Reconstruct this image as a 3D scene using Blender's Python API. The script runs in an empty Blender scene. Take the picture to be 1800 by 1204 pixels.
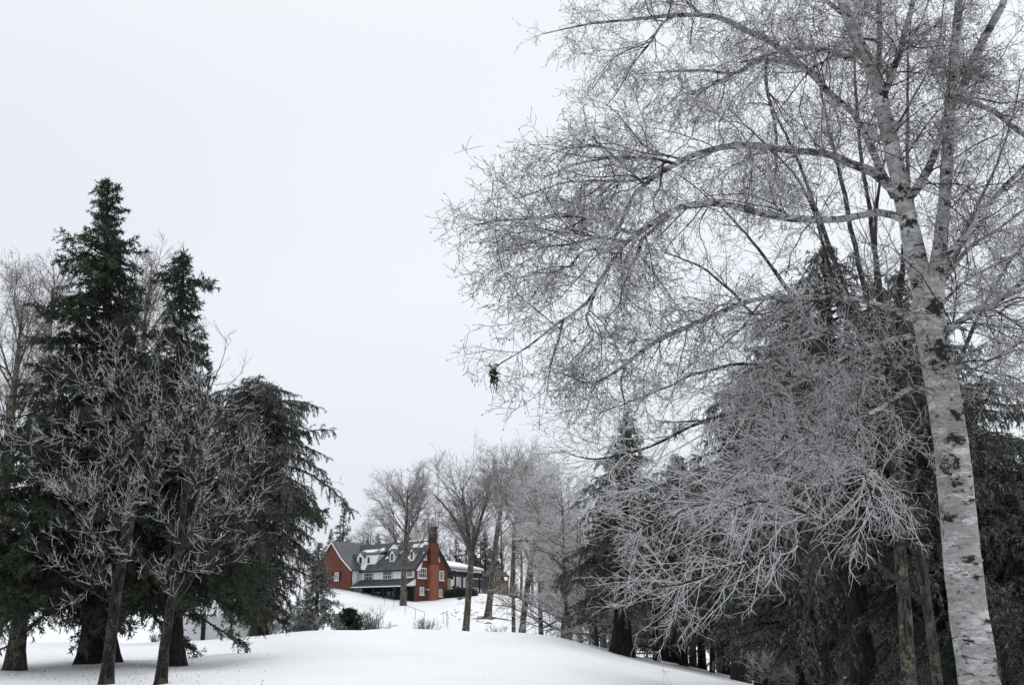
import bpy, math, numpy as np
from mathutils import Vector, noise as mnoise
PI = math.pi
S = bpy.context.scene

# ------------------------------------------------------------------ camera, sky, sun, exposure
F = 1900.0; PITCH = math.atan(488/F); EYE = 1.6; KD = F/1250   # KD stretches the distances below with the lens
cam_d = bpy.data.cameras.new('camera'); cam = bpy.data.objects.new('camera', cam_d)
S.collection.objects.link(cam); S.camera = cam
cam_d.sensor_width = 36; cam_d.lens = F/1800*36; cam_d.clip_start = 0.1; cam_d.clip_end = 3000
cam.location = (0, 0, EYE); cam.rotation_euler = (PI/2+PITCH, 0, 0)

w = bpy.data.worlds.new('World'); S.world = w; w.use_nodes = True
nt = w.node_tree; nt.nodes.clear()
SUN_EL, SUN_ROT = math.radians(48), math.radians(35)
def wn(t, **k):
    n = nt.nodes.new(t)
    for a, b in k.items(): setattr(n, a, b)
    return n
out = wn('ShaderNodeOutputWorld'); bg1 = wn('ShaderNodeBackground'); bg2 = wn('ShaderNodeBackground'); add = wn('ShaderNodeAddShader')
sky = wn('ShaderNodeTexSky', sky_type='NISHITA', sun_disc=False, sun_elevation=SUN_EL, sun_rotation=SUN_ROT)
nt.links.new(sky.outputs[0], bg1.inputs[0]); bg1.inputs[1].default_value = 0.012
tc = wn('ShaderNodeTexCoord'); mp = wn('ShaderNodeMapping'); mp.inputs['Scale'].default_value = (1.0, 1.0, 2.2)
nz = wn('ShaderNodeTexNoise'); nz.inputs['Scale'].default_value = 1.1; nz.inputs['Detail'].default_value = 3; nz.inputs['Roughness'].default_value = .45
cr = wn('ShaderNodeValToRGB')
cr.color_ramp.elements[0].position = .34; cr.color_ramp.elements[0].color = (.64, .655, .715, 1)
cr.color_ramp.elements[1].position = .88; cr.color_ramp.elements[1].color = (.85, .87, .87, 1)
nt.links.new(tc.outputs['Generated'], mp.inputs[0]); nt.links.new(mp.outputs[0], nz.inputs[0])
sx = wn('ShaderNodeSeparateXYZ'); nt.links.new(tc.outputs['Generated'], sx.inputs[0])
m1 = wn('ShaderNodeMath', operation='MULTIPLY_ADD'); m1.inputs[1].default_value = .85; m1.inputs[2].default_value = -.03
nt.links.new(sx.outputs['Z'], m1.inputs[0])
m2 = wn('ShaderNodeMath', operation='MULTIPLY_ADD'); m2.inputs[1].default_value = .6; nt.links.new(nz.outputs[0], m2.inputs[0]); nt.links.new(m1.outputs[0], m2.inputs[2])
nt.links.new(m2.outputs[0], cr.inputs[0])
nt.links.new(cr.outputs[0], bg2.inputs[0]); bg2.inputs[1].default_value = 0.96
nt.links.new(bg1.outputs[0], add.inputs[0]); nt.links.new(bg2.outputs[0], add.inputs[1]); nt.links.new(add.outputs[0], out.inputs[0])

sd = bpy.data.lights.new('sun', 'SUN'); sun = bpy.data.objects.new('sun', sd); S.collection.objects.link(sun)
sd.energy = 1.0; sd.angle = math.radians(35); sd.color = (1, .97, .93)
sv = Vector((math.sin(SUN_ROT)*math.cos(SUN_EL), math.cos(SUN_ROT)*math.cos(SUN_EL), math.sin(SUN_EL)))
sun.rotation_euler = sv.to_track_quat('Z', 'Y').to_euler()
S.view_settings.view_transform = 'Standard'; S.view_settings.look = 'None'; S.view_settings.exposure = .22; S.view_settings.gamma = 1
S.cycles.max_bounces = 6; S.cycles.diffuse_bounces = 3; S.cycles.glossy_bounces = 2
S.cycles.use_denoising = True; S.cycles.denoiser = 'OPENIMAGEDENOISE'; S.cycles.denoising_input_passes = 'RGB_ALBEDO_NORMAL'; S.cycles.denoising_prefilter = 'ACCURATE'

# ------------------------------------------------------------------ pixel helpers (source pixels -> world point at distance Y)
cP, sP = math.cos(PITCH), math.sin(PITCH)
def at(px, py, Y):
    u, v = (px-900)/F, (602-py)/F
    d = np.array([u, cP - v*sP, sP + v*cP]); t = Y/d[1]
    return np.array([0, 0, EYE]) + d*t
def zdepth(p): return p[1]*cP + (p[2]-EYE)*sP
def mpp(p): return zdepth(p)/F          # metres per source pixel at p

# ------------------------------------------------------------------ mesh helpers
def rng_(s): return np.random.default_rng(s)
def norm(a): return a/np.maximum(np.linalg.norm(a, axis=-1, keepdims=True), 1e-9)
class Geo:
    def __init__(s): s.v = []; s.f = []; s.m = []; s.n = 0
    def add(s, V, Q, mi=0):
        V = np.asarray(V, dtype=np.float32).reshape(-1, 3); Q = np.asarray(Q, dtype=np.int32)
        if len(Q) == 0: return
        s.v.append(V); s.f.append(Q + s.n); s.m.append(np.full(len(Q), mi, np.int32)); s.n += len(V)
    def mesh(s, name, mats, smooth=True):
        me = bpy.data.meshes.new(name)
        V = np.concatenate(s.v)
        me.vertices.add(len(V)); me.vertices.foreach_set('co', V.ravel())
        li = np.concatenate([f.ravel() for f in s.f])
        lt = np.concatenate([np.full(len(f), f.shape[1], np.int32) for f in s.f])
        ls = np.concatenate([[0], np.cumsum(lt)[:-1]]).astype(np.int32)
        me.loops.add(len(li)); me.loops.foreach_set('vertex_index', li)
        me.polygons.add(len(lt)); me.polygons.foreach_set('loop_start', ls)
        me.polygons.foreach_set('material_index', np.concatenate(s.m))
        me.polygons.foreach_set('use_smooth', np.full(len(lt), smooth))
        for m in mats: me.materials.append(m)
        me.update(calc_edges=True)
        return me
    # flat-faced primitives
    def box(s, o, ax, ay, az, mi=0):
        o, ax, ay, az = [np.asarray(t, float) for t in (o, ax, ay, az)]
        V = [o+i*ax+j*ay+k*az for k in (0, 1) for j in (0, 1) for i in (0, 1)]
        s.add(V, [[0, 2, 3, 1], [4, 5, 7, 6], [0, 1, 5, 4], [2, 6, 7, 3], [0, 4, 6, 2], [1, 3, 7, 5]], mi)
    def prism(s, poly, ext, mi=0):                       # polygon extruded along a vector
        P = np.asarray(poly, float); n = len(P); V = np.concatenate([P, P+np.asarray(ext, float)])
        s.add(V, [[i, (i+1) % n, n+(i+1) % n, n+i] for i in range(n)], mi)
        # caps as fans
        c1 = np.concatenate([P, [P.mean(0)]]); s.add(c1, [[(i+1) % n, i, n] for i in range(n)], mi)
        P2 = P+np.asarray(ext, float); c2 = np.concatenate([P2, [P2.mean(0)]]); s.add(c2, [[i, (i+1) % n, n] for i in range(n)], mi)
def link(name, me, parent=None):
    o = bpy.data.objects.new(name, me); S.collection.objects.link(o)
    if parent is not None: o.parent = parent
    return o
def part(name, geo, mats, parent, smooth=True, origin=None):
    if not isinstance(mats, (list, tuple)): mats = [mats]
    if origin is not None: geo.v = [v-np.asarray(origin, np.float32) for v in geo.v]
    return link(name, geo.mesh(name, mats, smooth), parent)
def tag(o, label=None, cat=None, group=None, kind=None):
    for k, v in (('label', label), ('category', cat), ('group', group), ('kind', kind)):
        if v: o[k] = v
    return o
def thing(name, loc, label, cat, group=None, rz=0, scale=1):
    o = bpy.data.objects.new(name, None); S.collection.objects.link(o)
    o.location = loc; o.rotation_euler = (0, 0, rz); o.scale = (scale,)*3 if np.isscalar(scale) else scale
    o.empty_display_size = .3
    return tag(o, label, cat, group)
def copy_thing(root, loc, rz, scale, label, group=None, name=None):
    r = root.copy(); S.collection.objects.link(r); r.location = loc; r.rotation_euler = (0, 0, rz)
    r.scale = (scale,)*3 if np.isscalar(scale) else scale
    if name: r.name = name
    r['label'] = label
    if group: r['group'] = group
    elif 'group' in r: del r['group']
    for ch in list(root.children):
        c = ch.copy(); S.collection.objects.link(c); c.parent = r
    return r

# ------------------------------------------------------------------ materials
def mat(name, rough=.8):
    m = bpy.data.materials.new(name); m.use_nodes = True; t = m.node_tree
    b = t.nodes['Principled BSDF']; b.inputs['Roughness'].default_value = rough
    b.inputs['Specular IOR Level'].default_value = .25
    return m, t, b
def N(t, ty, **k):
    n = t.nodes.new(ty)
    for a, v in k.items():
        if a in n.inputs.keys(): n.inputs[a].default_value = v
        else: setattr(n, a, v)
    return n
def noise_n(t, scale, detail=4, rough=.55, stretch=None, coord='Object', dist=0):
    c = N(t, 'ShaderNodeTexCoord'); n = N(t, 'ShaderNodeTexNoise'); n.inputs['Scale'].default_value = scale
    n.inputs['Detail'].default_value = detail; n.inputs['Roughness'].default_value = rough; n.inputs['Distortion'].default_value = dist
    if stretch:
        m = N(t, 'ShaderNodeMapping'); m.inputs['Scale'].default_value = stretch
        t.links.new(c.outputs[coord], m.inputs[0]); t.links.new(m.outputs[0], n.inputs[0])
    else: t.links.new(c.outputs[coord], n.inputs[0])
    return n.outputs[0]
def ramp(t, fac, stops):
    r = N(t, 'ShaderNodeValToRGB'); e = r.color_ramp.elements
    while len(e) < len(stops): e.new(.5)
    for k, (p, c) in enumerate(stops):
        e[k].position = p; e[k].color = (*c, 1) if len(c) == 3 else c
    t.links.new(fac, r.inputs[0]); return r.outputs[0]
def g(v): return (v, v, v)
def mixc(t, fac, a, b, bt='MIX'):
    m = N(t, 'ShaderNodeMix', data_type='RGBA', blend_type=bt)
    for s_, v in ((0, fac), (6, a), (7, b)):
        if hasattr(v, 'is_linked') or isinstance(v, bpy.types.NodeSocket): t.links.new(v, m.inputs[s_])
        else: m.inputs[s_].default_value = v if s_ == 0 else (*v, 1)
    return m.outputs[2]
def mth(t, op, a, b=None, c=None, clamp=False):
    m = N(t, 'ShaderNodeMath', operation=op, use_clamp=clamp)
    for i, v in enumerate((a, b, c)):
        if v is None: continue
        if isinstance(v, bpy.types.NodeSocket): t.links.new(v, m.inputs[i])
        else: m.inputs[i].default_value = v
    return m.outputs[0]
def bump(t, b, h, strength=.5, dist=.02):
    n = N(t, 'ShaderNodeBump'); n.inputs['Strength'].default_value = strength; n.inputs['Distance'].default_value = dist
    t.links.new(h, n.inputs['Height']); t.links.new(n.outputs[0], b.inputs['Normal'])
def nz_of(t):
    ge = N(t, 'ShaderNodeNewGeometry'); sp = N(t, 'ShaderNodeSeparateXYZ'); t.links.new(ge.outputs['Normal'], sp.inputs[0]); return sp.outputs['Z']
BC = 'Base Color'

def frost_twig(name, bark=(.045, .04, .038), frost=(.60, .61, .62), bias=.45, gain=.8, nsc=14):
    """twigs with rime ice that sits mostly on their upper side"""
    m, t, b = mat(name, .75)
    f = mth(t, 'MULTIPLY_ADD', nz_of(t), gain*.5, bias)
    f = mth(t, 'ADD', f, mth(t, 'MULTIPLY_ADD', noise_n(t, nsc, 2), .9, -.45), clamp=True)
    t.links.new(mixc(t, f, bark, frost), b.inputs[BC]); return m
def bark_mat(name, dark, light, lichen=None, frost=.0, sc=6):
    m, t, b = mat(name, .9)
    n1 = noise_n(t, sc, 6, .65, (1.6, 1.6, .35)); n2 = noise_n(t, sc*4, 4, .6, (2, 2, .5))
    c = ramp(t, n1, [(.42, dark), (.60, light)])
    c = mixc(t, ramp(t, n2, [(.4, g(.0)), (.6, g(.6))]), c, tuple(x*.45 for x in dark))
    if lichen:
        n3 = noise_n(t, 4.5, 7, .75); c = mixc(t, ramp(t, n3, [(.52, g(0)), (.58, g(.85))]), c, lichen)
    if frost:
        f = mth(t, 'MULTIPLY_ADD', nz_of(t), 1.2, frost, clamp=True)
        f = mth(t, 'MULTIPLY', f, ramp(t, noise_n(t, 9, 4, .7), [(.4, g(.1)), (.65, g(.9))]), clamp=True)
        c = mixc(t, f, c, (.62, .64, .68))
    t.links.new(c, b.inputs[BC]); bump(t, b, mth(t, 'ADD', n1, n2), .9, .03); return m
def needle_mat(name, a=(.022, .03, .02), c2=(.05, .062, .038), frost=.3, fcol=(.42, .45, .45), th=.62, brown=True):
    m, t, b = mat(name, .7)
    c = ramp(t, noise_n(t, .9, 4, .6), [(.35, a), (.7, c2)])
    if brown: c = mixc(t, ramp(t, noise_n(t, .5, 3), [(.62, g(0)), (.75, g(.5))]), c, (.06, .045, .028))
    f = ramp(t, noise_n(t, 11, 3, .7), [(th-.1, g(0)), (th+.08, g(frost))])
    f = mth(t, 'MULTIPLY', f, mth(t, 'MULTIPLY_ADD', mth(t, 'ABSOLUTE', nz_of(t)), .8, .2))
    c = mixc(t, f, c, fcol)
    t.links.new(c, b.inputs[BC]); return m
def plain(name, col, rough=.7, var=.15, sc=3, bmp=0):
    m, t, b = mat(name, rough)
    n = noise_n(t, sc, 5, .6)
    c = ramp(t, n, [(.3, tuple(x*(1-var) for x in col)), (.7, tuple(min(1, x*(1+var)) for x in col))])
    t.links.new(c, b.inputs[BC])
    if bmp: bump(t, b, n, bmp, .02)
    return m

# snow
m, t, b = mat('snow', .55); M_snow = m
nA = noise_n(t, .35, 5, .5); nB = noise_n(t, 2.6, 6, .6); nC = noise_n(t, 40, 3, .6); nD = noise_n(t, 1.3, 2, .5, (1, 1, 1), dist=.6)
c = ramp(t, nA, [(.3, (.84, .86, .90)), (.7, (.88, .89, .92))])
sp_ = ramp(t, noise_n(t, 26, 2, .5), [(.74, g(0)), (.79, g(.4))])
c = mixc(t, mth(t, 'MULTIPLY', sp_, ramp(t, noise_n(t, .16, 3, .6), [(.5, g(0)), (.62, g(1))])), c, (.2, .18, .16))
t.links.new(c, b.inputs[BC]); b.inputs['Specular IOR Level'].default_value = .3
hh = mth(t, 'ADD', mth(t, 'MULTIPLY', nB, 1.0), mth(t, 'MULTIPLY_ADD', nC, .03, mth(t, 'MULTIPLY', nD, .8)))
bump(t, b, hh,   .4, .10)
M_snowcap = plain('settled_snow', (.84, .85, .89), .6, .03, 4, .3)

# birch bark: pale paper with horizontal lenticels, peeled grey plates and black scars
def birch_mat(name, pale=(.58, .575, .565), grey=(.26, .255, .25), black_th=.60):
    m, t, b = mat(name, .75)
    nb = noise_n(t, 2.2, 6, .62, (1, 1, 1.5)); nl = noise_n(t, 7, 5, .7, (.8, .8, 7)); ns = noise_n(t, 4.6, 9, .74, (1, 1, 2.4), dist=1.3)
    nf = noise_n(t, 26, 4, .6, (.6, .6, 5))
    c = ramp(t, nb, [(.36, grey), (.5, pale), (.62, (.68, .675, .665)), (.75, pale)])
    vo = N(t, 'ShaderNodeTexVoronoi'); vo.inputs['Scale'].default_value = 4.2; vo.inputs['Randomness'].default_value = 1
    tcv = N(t, 'ShaderNodeTexCoord'); mpv = N(t, 'ShaderNodeMapping'); mpv.inputs['Scale'].default_value = (1, 1, 2.0); nv = N(t, 'ShaderNodeVectorMath', operation='MULTIPLY_ADD')
    nn = N(t, 'ShaderNodeTexNoise'); nn.inputs['Scale'].default_value = 5; nn.inputs['Detail'].default_value = 5; t.links.new(tcv.outputs['Object'], nn.inputs[0])
    nv.inputs[1].default_value = (.35, .35, .12); t.links.new(nn.outputs[1], nv.inputs[0]); t.links.new(tcv.outputs['Object'], nv.inputs[2]); t.links.new(nv.outputs[0], mpv.inputs[0]); t.links.new(mpv.outputs[0], vo.inputs[0])
    sv2 = N(t, 'ShaderNodeSeparateColor'); t.links.new(vo.outputs['Color'], sv2.inputs[0])
    c = mixc(t, ramp(t, sv2.outputs[0], [(.30, g(0)), (.34, g(.6))]), c, (.36, .355, .35))
    c = mixc(t, ramp(t, sv2.outputs[1], [(.80, g(0)), (.84, g(.85))]), c, (.76, .755, .74))
    big = noise_n(t, 1.25, 6, .75, (1, 1, 1.2), dist=1.0); c = mixc(t, ramp(t, big, [(.62, g(0)), (.66, g(.9))]), c, (.03, .029, .028))
    band = noise_n(t, 1.0, 5, .6, (.9, .9, 4.5), dist=.4); c = mixc(t, ramp(t, band, [(.44, g(0)), (.50, g(.6))]), c, (.30, .295, .29)); c = mixc(t, ramp(t, band, [(.60, g(0)), (.63, g(.8))]), c, (.74, .73, .72))
    c = mixc(t, ramp(t, nl, [(.46, g(0)), (.60, g(.55))]), c, grey)
    c = mixc(t, ramp(t, nf, [(.55, g(0)), (.66, g(.75))]), c, (.09, .085, .08))
    c = mixc(t, ramp(t, ns, [(black_th-.03, g(0)), (black_th+.03, g(.95))]), c, (.016, .015, .015))
    c = mixc(t, ramp(t, noise_n(t, 4, 5, .7, (1, 1, 1.4)), [(.66, g(0)), (.74, g(.5))]), c, (.10, .11, .06))
    t.links.new(c, b.inputs[BC])
    h = mth(t, 'SUBTRACT', mth(t, 'ADD', nb, mth(t, 'MULTIPLY', nl, .5)), mth(t, 'MULTIPLY', ramp(t, ns, [(black_th-.05, g(0)), (black_th+.05, g(1))]), .5))
    bump(t, b, mth(t, 'ADD', h, mth(t, 'MULTIPLY', nf, .4)), .8, .03); return m
M_birch = birch_mat('birch_bark')
M_birch_limb = birch_mat('birch_limb_bark', (.62, .62, .61), (.26, .26, .255), .53)
M_twig = frost_twig('frosted_twig', (.03, .026, .025), (.82, .825, .83), .46, .95)
M_twig_dark = frost_twig('lightly_frosted_twig', (.022, .02, .019), (.62, .625, .63), .22, .8)
M_twig_lower = frost_twig('frosted_lower_twig', (.035, .032, .03), (.90, .905, .91), .56, 1.05)
M_twig_bright = frost_twig('heavily_frosted_twig', (.09, .08, .075), (.86, .865, .87), .52, 1.0)
M_twig_far = frost_twig('distant_twig', (.12, .10, .095), (.50, .50, .50), .32, .6, 3)
M_twig_pale = frost_twig('pale_frosted_twig', (.16, .15, .15), (.80, .805, .81), .62, .6, 3)
M_limb = bark_mat('limb_bark', (.022, .02, .019), (.085, .08, .075), None, .0, 9)
M_bark_dark = bark_mat('conifer_bark', (.010, .009, .0085), (.05, .046, .043), sc=13)
M_bark_grey = bark_mat('grey_bark', (.022, .02, .019), (.11, .105, .098), (.14, .145, .10), sc=12)
M_bark_moss = bark_mat('lichen_bark', (.014, .013, .012), (.14, .135, .125), (.20, .205, .12), sc=13)
M_bark_front = bark_mat('frosted_tree_bark', (.008, .0075, .007), (.05, .047, .044), (.09, .09, .07), sc=13)
M_bark_far = bark_mat('maple_bark', (.045, .039, .034), (.15, .135, .115), (.19, .19, .14), sc=2.5)
M_needle = needle_mat('spruce_needles', (.026, .036, .024), (.06, .072, .044), frost=.18)
M_needle2 = needle_mat('hemlock_needles', (.022, .028, .02), (.058, .068, .047), .75, (.48, .50, .50), .54)
M_needle3 = needle_mat('frosted_hemlock_needles', (.028, .032, .024), (.07, .075, .055), .75, (.55, .57, .56), .5)
M_needle_snowy = needle_mat('snow_dusted_needles', (.035, .045, .034), (.07, .085, .06), .75, (.80, .81, .83), .53)
M_needle_far = needle_mat('distant_needles', (.035, .045, .038), (.07, .08, .065), .4, (.45, .47, .49), .6, False)

# ------------------------------------------------------------------ branching
def grow(start, dirs, L, K, wob, trop, rng, kink=0):
    Nn = len(start); P = np.empty((Nn, K+1, 3)); P[:, 0] = start; d = norm(dirs.astype(float)); st = (L/K)[:, None]
    trop = np.asarray(trop, float)
    for k in range(K):
        d = norm(d + rng.normal(0, wob, (Nn, 3)) + trop)
        P[:, k+1] = P[:, k] + d*st
    return P
def taper(r0, K, tip=.35): return r0[:, None]*np.linspace(1, tip, K+1)[None]
def sample(P, R, idx, tt):
    K = P.shape[1]-1; x = np.clip(tt, 0, .9999)*K; i = x.astype(int); f = (x-i)[:, None]
    a, b = P[idx, i], P[idx, i+1]
    return a*(1-f)+b*f, norm(b-a), R[idx, i]*(1-f[:, 0])+R[idx, i+1]*f[:, 0]
def spawn(P, R, n, t0, t1, ang, asd, rng, flat=1.0, alt=None):
    Nn = len(P); idx = np.repeat(np.arange(Nn), n)
    tt = t0+(t1-t0)*((np.tile(np.arange(n), Nn)+rng.random(Nn*n))/n)
    p, tan, r = sample(P, R, idx, tt)
    rv = rng.normal(0, 1, p.shape); rv[:, 2] *= flat
    perp = norm(rv-(rv*tan).sum(1)[:, None]*tan)
    a = np.radians(rng.normal(ang, asd, len(idx)))[:, None]
    return p, tan*np.cos(a)+perp*np.sin(a), r, idx, tt
def tubes(geo, P, R, sides=3, mi=0, jitter=0):
    Nn, K1, _ = P.shape
    if Nn == 0: return
    T = np.empty_like(P); T[:, 1:-1] = P[:, 2:]-P[:, :-2]; T[:, 0] = P[:, 1]-P[:, 0]; T[:, -1] = P[:, -1]-P[:, -2]; T = norm(T)
    ref = np.where(np.abs(T[:, :1, 2:3]) > .9, np.array([1., 0, 0]), np.array([0., 0, 1.]))
    A = norm(np.cross(T, np.broadcast_to(ref, T.shape))); B = np.cross(T, A)
    th = np.arange(sides)/sides*2*PI
    V = P[:, :, None]+(A[:, :, None]*np.cos(th)[None, None, :, None]+B[:, :, None]*np.sin(th)[None, None, :, None])*R[:, :, None, None]
    base = (np.arange(Nn)*K1*sides)[:, None, None]+(np.arange(K1-1)*sides)[None, :, None]
    j = np.arange(sides)[None, None]; j2 = (j+1) % sides
    Q = np.stack([base+j, base+j2, base+sides+j2, base+sides+j], -1).reshape(-1, 4)
    geo.add(V.reshape(-1, 3), Q, mi)
def smooth_line(pts, n):
    pts = np.asarray(pts, float); k = len(pts); ext = np.vstack([2*pts[0]-pts[1], pts, 2*pts[-1]-pts[-2]])
    x = np.linspace(0, k-1-1e-6, n); i = x.astype(int); f = (x-i)[:, None]
    p0, p1, p2, p3 = ext[i], ext[i+1], ext[i+2], ext[i+3]
    return .5*((2*p1)+(-p0+p2)*f+(2*p0-5*p1+4*p2-p3)*f*f+(-p0+3*p1-3*p2+p3)*f**3)
def pxline(pts, n):
    """pts: (px, py, Y, width_px) -> P (n,3), R (n)"""
    W = [np.append(at(a, b, c*KD), 0) for a, b, c, _ in pts]
    for q, (_, _, _, wd) in zip(W, pts): q[3] = wd/2*mpp(q[:3])
    L = smooth_line(W, n); return L[:, :3], np.maximum(L[:, 3], .002)
def trunk_tube(geo, P, R, sides=20, rough=.06, seed=0, flare=0, mi=0, knob=None):
    """one stout tube with an uneven surface; flare widens the foot into root buttresses"""
    P = np.asarray(P)[None]; R = np.asarray(R)[None]
    g2 = Geo(); tubes(g2, P, R, sides); V = g2.v[0].reshape(P.shape[1], sides, 3); c = P[0][:, None]
    K1 = P.shape[1]; s = np.concatenate([[0], np.cumsum(np.linalg.norm(np.diff(P[0], axis=0), axis=1))])
    for k in range(K1):
        for j in range(sides):
            q = V[k, j]; n_ = mnoise.noise(Vector((q*2.2+seed*7.3).tolist()))*.6+mnoise.noise(Vector((q*7+seed).tolist()))*.4
            f = 1+rough*n_*2
            if flare: f += flare*math.exp(-s[k]/(R[0, 0]*2.2))*(1+.45*math.sin(j/sides*2*PI*5+seed))
            V[k, j] = c[k, 0]+(q-c[k, 0])*f
    Q = g2.f[0]; geo.add(V.reshape(-1, 3), Q, mi)

# ------------------------------------------------------------------ terrain
CR = [(-500, 1130), (0, 1128), (200, 1130), (350, 1127), (450, 1118), (520, 1112), (620, 1106), (700, 1104), (800, 1107), (900, 1112),
      (1000, 1124), (1100, 1150), (1200, 1172), (1310, 1196), (1450, 1228), (1600, 1262), (1800, 1300), (2300, 1360)]
HL = [(-600, 1064), (0, 1062), (150, 1068), (300, 1052), (420, 1040), (540, 1031), (610, 1034), (650, 1042), (700, 1049), (740, 1052), (790, 1048), (850, 1041),
      (900, 1046), (940, 1062), (1000, 1092), (1090, 1140), (1200, 1160), (1400, 1166), (1800, 1166), (2600, 1166)]
Yc, Yv, Yh = 32.*KD, 46.*KD, 110.*KD
def prof(L, Y, dy=0):
    px = np.linspace(L[0][0], L[-1][0], 900); py = np.interp(px, [q[0] for q in L], [q[1] for q in L])
    k = np.hanning(33); k /= k.sum(); py = np.convolve(np.pad(py, 16, mode='edge'), k, 'valid')
    a = np.array([at(x_, y_+dy, Y) for x_, y_ in zip(px, py)]); return a[:, 0], a[:, 2]
cx_, cz_ = prof(CR, Yc); vx_, vz_ = prof(CR, Yv, 26); hx_, hz_ = prof(HL, Yh)
def sst(t): t = np.clip(t, 0, 1); return t*t*(3-2*t)
def Hgt(x, y):
    x = np.asarray(x, float); y = np.asarray(y, float)
    ys = np.maximum(y, 1)
    xa = x*np.clip(Yc/np.maximum(ys, 18), .6, 1.6)           # the crest spreads with the view from below it
    zc = np.interp(xa, cx_, cz_); zv = np.interp(x, vx_, vz_); zh = np.interp(x*np.clip(Yh/np.maximum(ys, 106), .8, 1.5), hx_, hz_)
    a = zc*np.clip(y/Yc, 0, 1)**1.6
    h = np.where(y < Yc, a, zc+(zv-zc)*sst((y-Yc)/(Yv-Yc)))
    h = np.where(y > Yv, zv+(zh-zv)*np.clip((y-Yv)/(Yh-Yv), 0, 1)**1.5, h)
    h = h+np.where(y > Yh+35, -.02*(y-Yh-35), 0)
    h = h+.05*np.sin(x*.55+1)*np.sin(y*.43)+.03*np.sin(x*1.3+y*.9)*np.clip(y/10, 0, 1)
    return h
def gz(x, y): return float(Hgt(x, y))
def on_ground(px, py, y0=6, y1=260):
    """first terrain point under a source pixel"""
    prev = None
    for Y in np.arange(y0, y1, .25):
        p = at(px, py, Y)
        if p[2] <= gz(p[0], Y): return np.array([p[0], Y, gz(p[0], Y)])
    p = at(px, py, y1); return np.array([p[0], y1, gz(p[0], y1)])
def ground_at(px, Y, py=1100):
    Y = Y*KD
    p = at(px, py, Y); return np.array([p[0], Y, gz(p[0], Y)])
ys = np.concatenate([np.linspace(-40, 0, 12), np.linspace(.5, 60, 180), np.linspace(60.8, 250, 160), np.geomspace(256, 2200, 30)])
xs = np.sinh(np.linspace(-5.2, 5.2, 300))*8.5
X, Y_ = np.meshgrid(xs, ys); Z = Hgt(X, Y_)
gg = Geo(); n1, n2 = X.shape
ii = (np.arange(n1-1)[:, None]*n2+np.arange(n2-1)[None]).ravel()
gg.add(np.stack([X, Y_, Z], -1).reshape(-1, 3), np.stack([ii, ii+1, ii+n2+1, ii+n2], -1))
tag(link('snow_ground', gg.mesh('snow_ground', [M_snow])), kind='structure')

# ------------------------------------------------------------------ house
def hit(px, py, O, n):
    """source pixel -> point on the plane through O with normal n"""
    d = at(px, py, 1.)-np.array([0, 0, EYE]); c0 = np.array([0, 0, EYE]); n = np.asarray(n, float)
    return c0+d*(np.dot(np.asarray(O)-c0, n)/np.dot(d, n))
U = norm(np.array([-.74, .67, 0])); V = norm(np.array([.67, .74, 0])); UP = np.array([0, 0, 1.])
C0 = at(730, 1052, 104*KD); C = np.array([C0[0], C0[1], 0.])
M_brick, t, b = mat('red_brick', .85)
br = N(t, 'ShaderNodeTexBrick'); br.inputs['Scale'].default_value = 4.2; br.inputs['Mortar Size'].default_value = .018
br.inputs['Color1'].default_value = (.160, .054, .036, 1); br.inputs['Color2'].default_value = (.118, .038, .027, 1); br.inputs['Mortar'].default_value = (.17, .11, .09, 1)
tcx = N(t, 'ShaderNodeTexCoord'); vr = N(t, 'ShaderNodeVectorRotate', rotation_type='X_AXIS'); vr.inputs['Angle'].default_value = PI/2
t.links.new(tcx.outputs['Object'], vr.inputs[0]); t.links.new(vr.outputs[0], br.inputs[0])
cc = mixc(t, ramp(t, noise_n(t, 1.1, 5, .65), [(.35, g(0)), (.7, g(.6))]), br.outputs[0], (.10, .028, .02)); t.links.new(cc, b.inputs[BC])
M_brick_light = plain('orange_brick', (.25, .092, .058), .85, .22, 2.5, .4)
M_brick_dark = plain('sooty_brick', (.045, .03, .027), .9, .4, 2.5, .4)
M_white = plain('white_painted_wall', (.82, .83, .84), .7, .06, 2)
M_trim = plain('white_trim', (.78, .78, .79), .6, .03, 3)
M_slate, t, b = mat('slate_roof', .6)
wv = N(t, 'ShaderNodeTexWave', bands_direction='Z'); wv.inputs['Scale'].default_value = 3.0; wv.inputs['Distortion'].default_value = 1.5
tcx = N(t, 'ShaderNodeTexCoord'); t.links.new(tcx.outputs['Object'], wv.inputs[0])
cc = ramp(t, noise_n(t, 1.4, 6, .7), [(.3, (.045, .048, .055)), (.7, (.12, .125, .14))])
cc = mixc(t, mth(t, 'MULTIPLY', wv.outputs[1], .35), cc, (.04, .042, .05)); t.links.new(cc, b.inputs[BC]); bump(t, b, wv.outputs[1], .5, .03)
M_awn = plain('dark_metal_roof', (.04, .046, .052), .5, .3, 1.5)
M_black = plain('black_timber', (.018, .019, .021), .7, .3, 3)
M_shade = plain('dark_shade', (.02, .02, .022), .9, .5, 1.2)
M_tan = plain('tan_boards', (.22, .17, .12), .8, .2, 3)
M_glass, t, b = mat('window_glass', .08); b.inputs[BC].default_value = (.03, .035, .04, 1); b.inputs['Specular IOR Level'].default_value = .6

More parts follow.
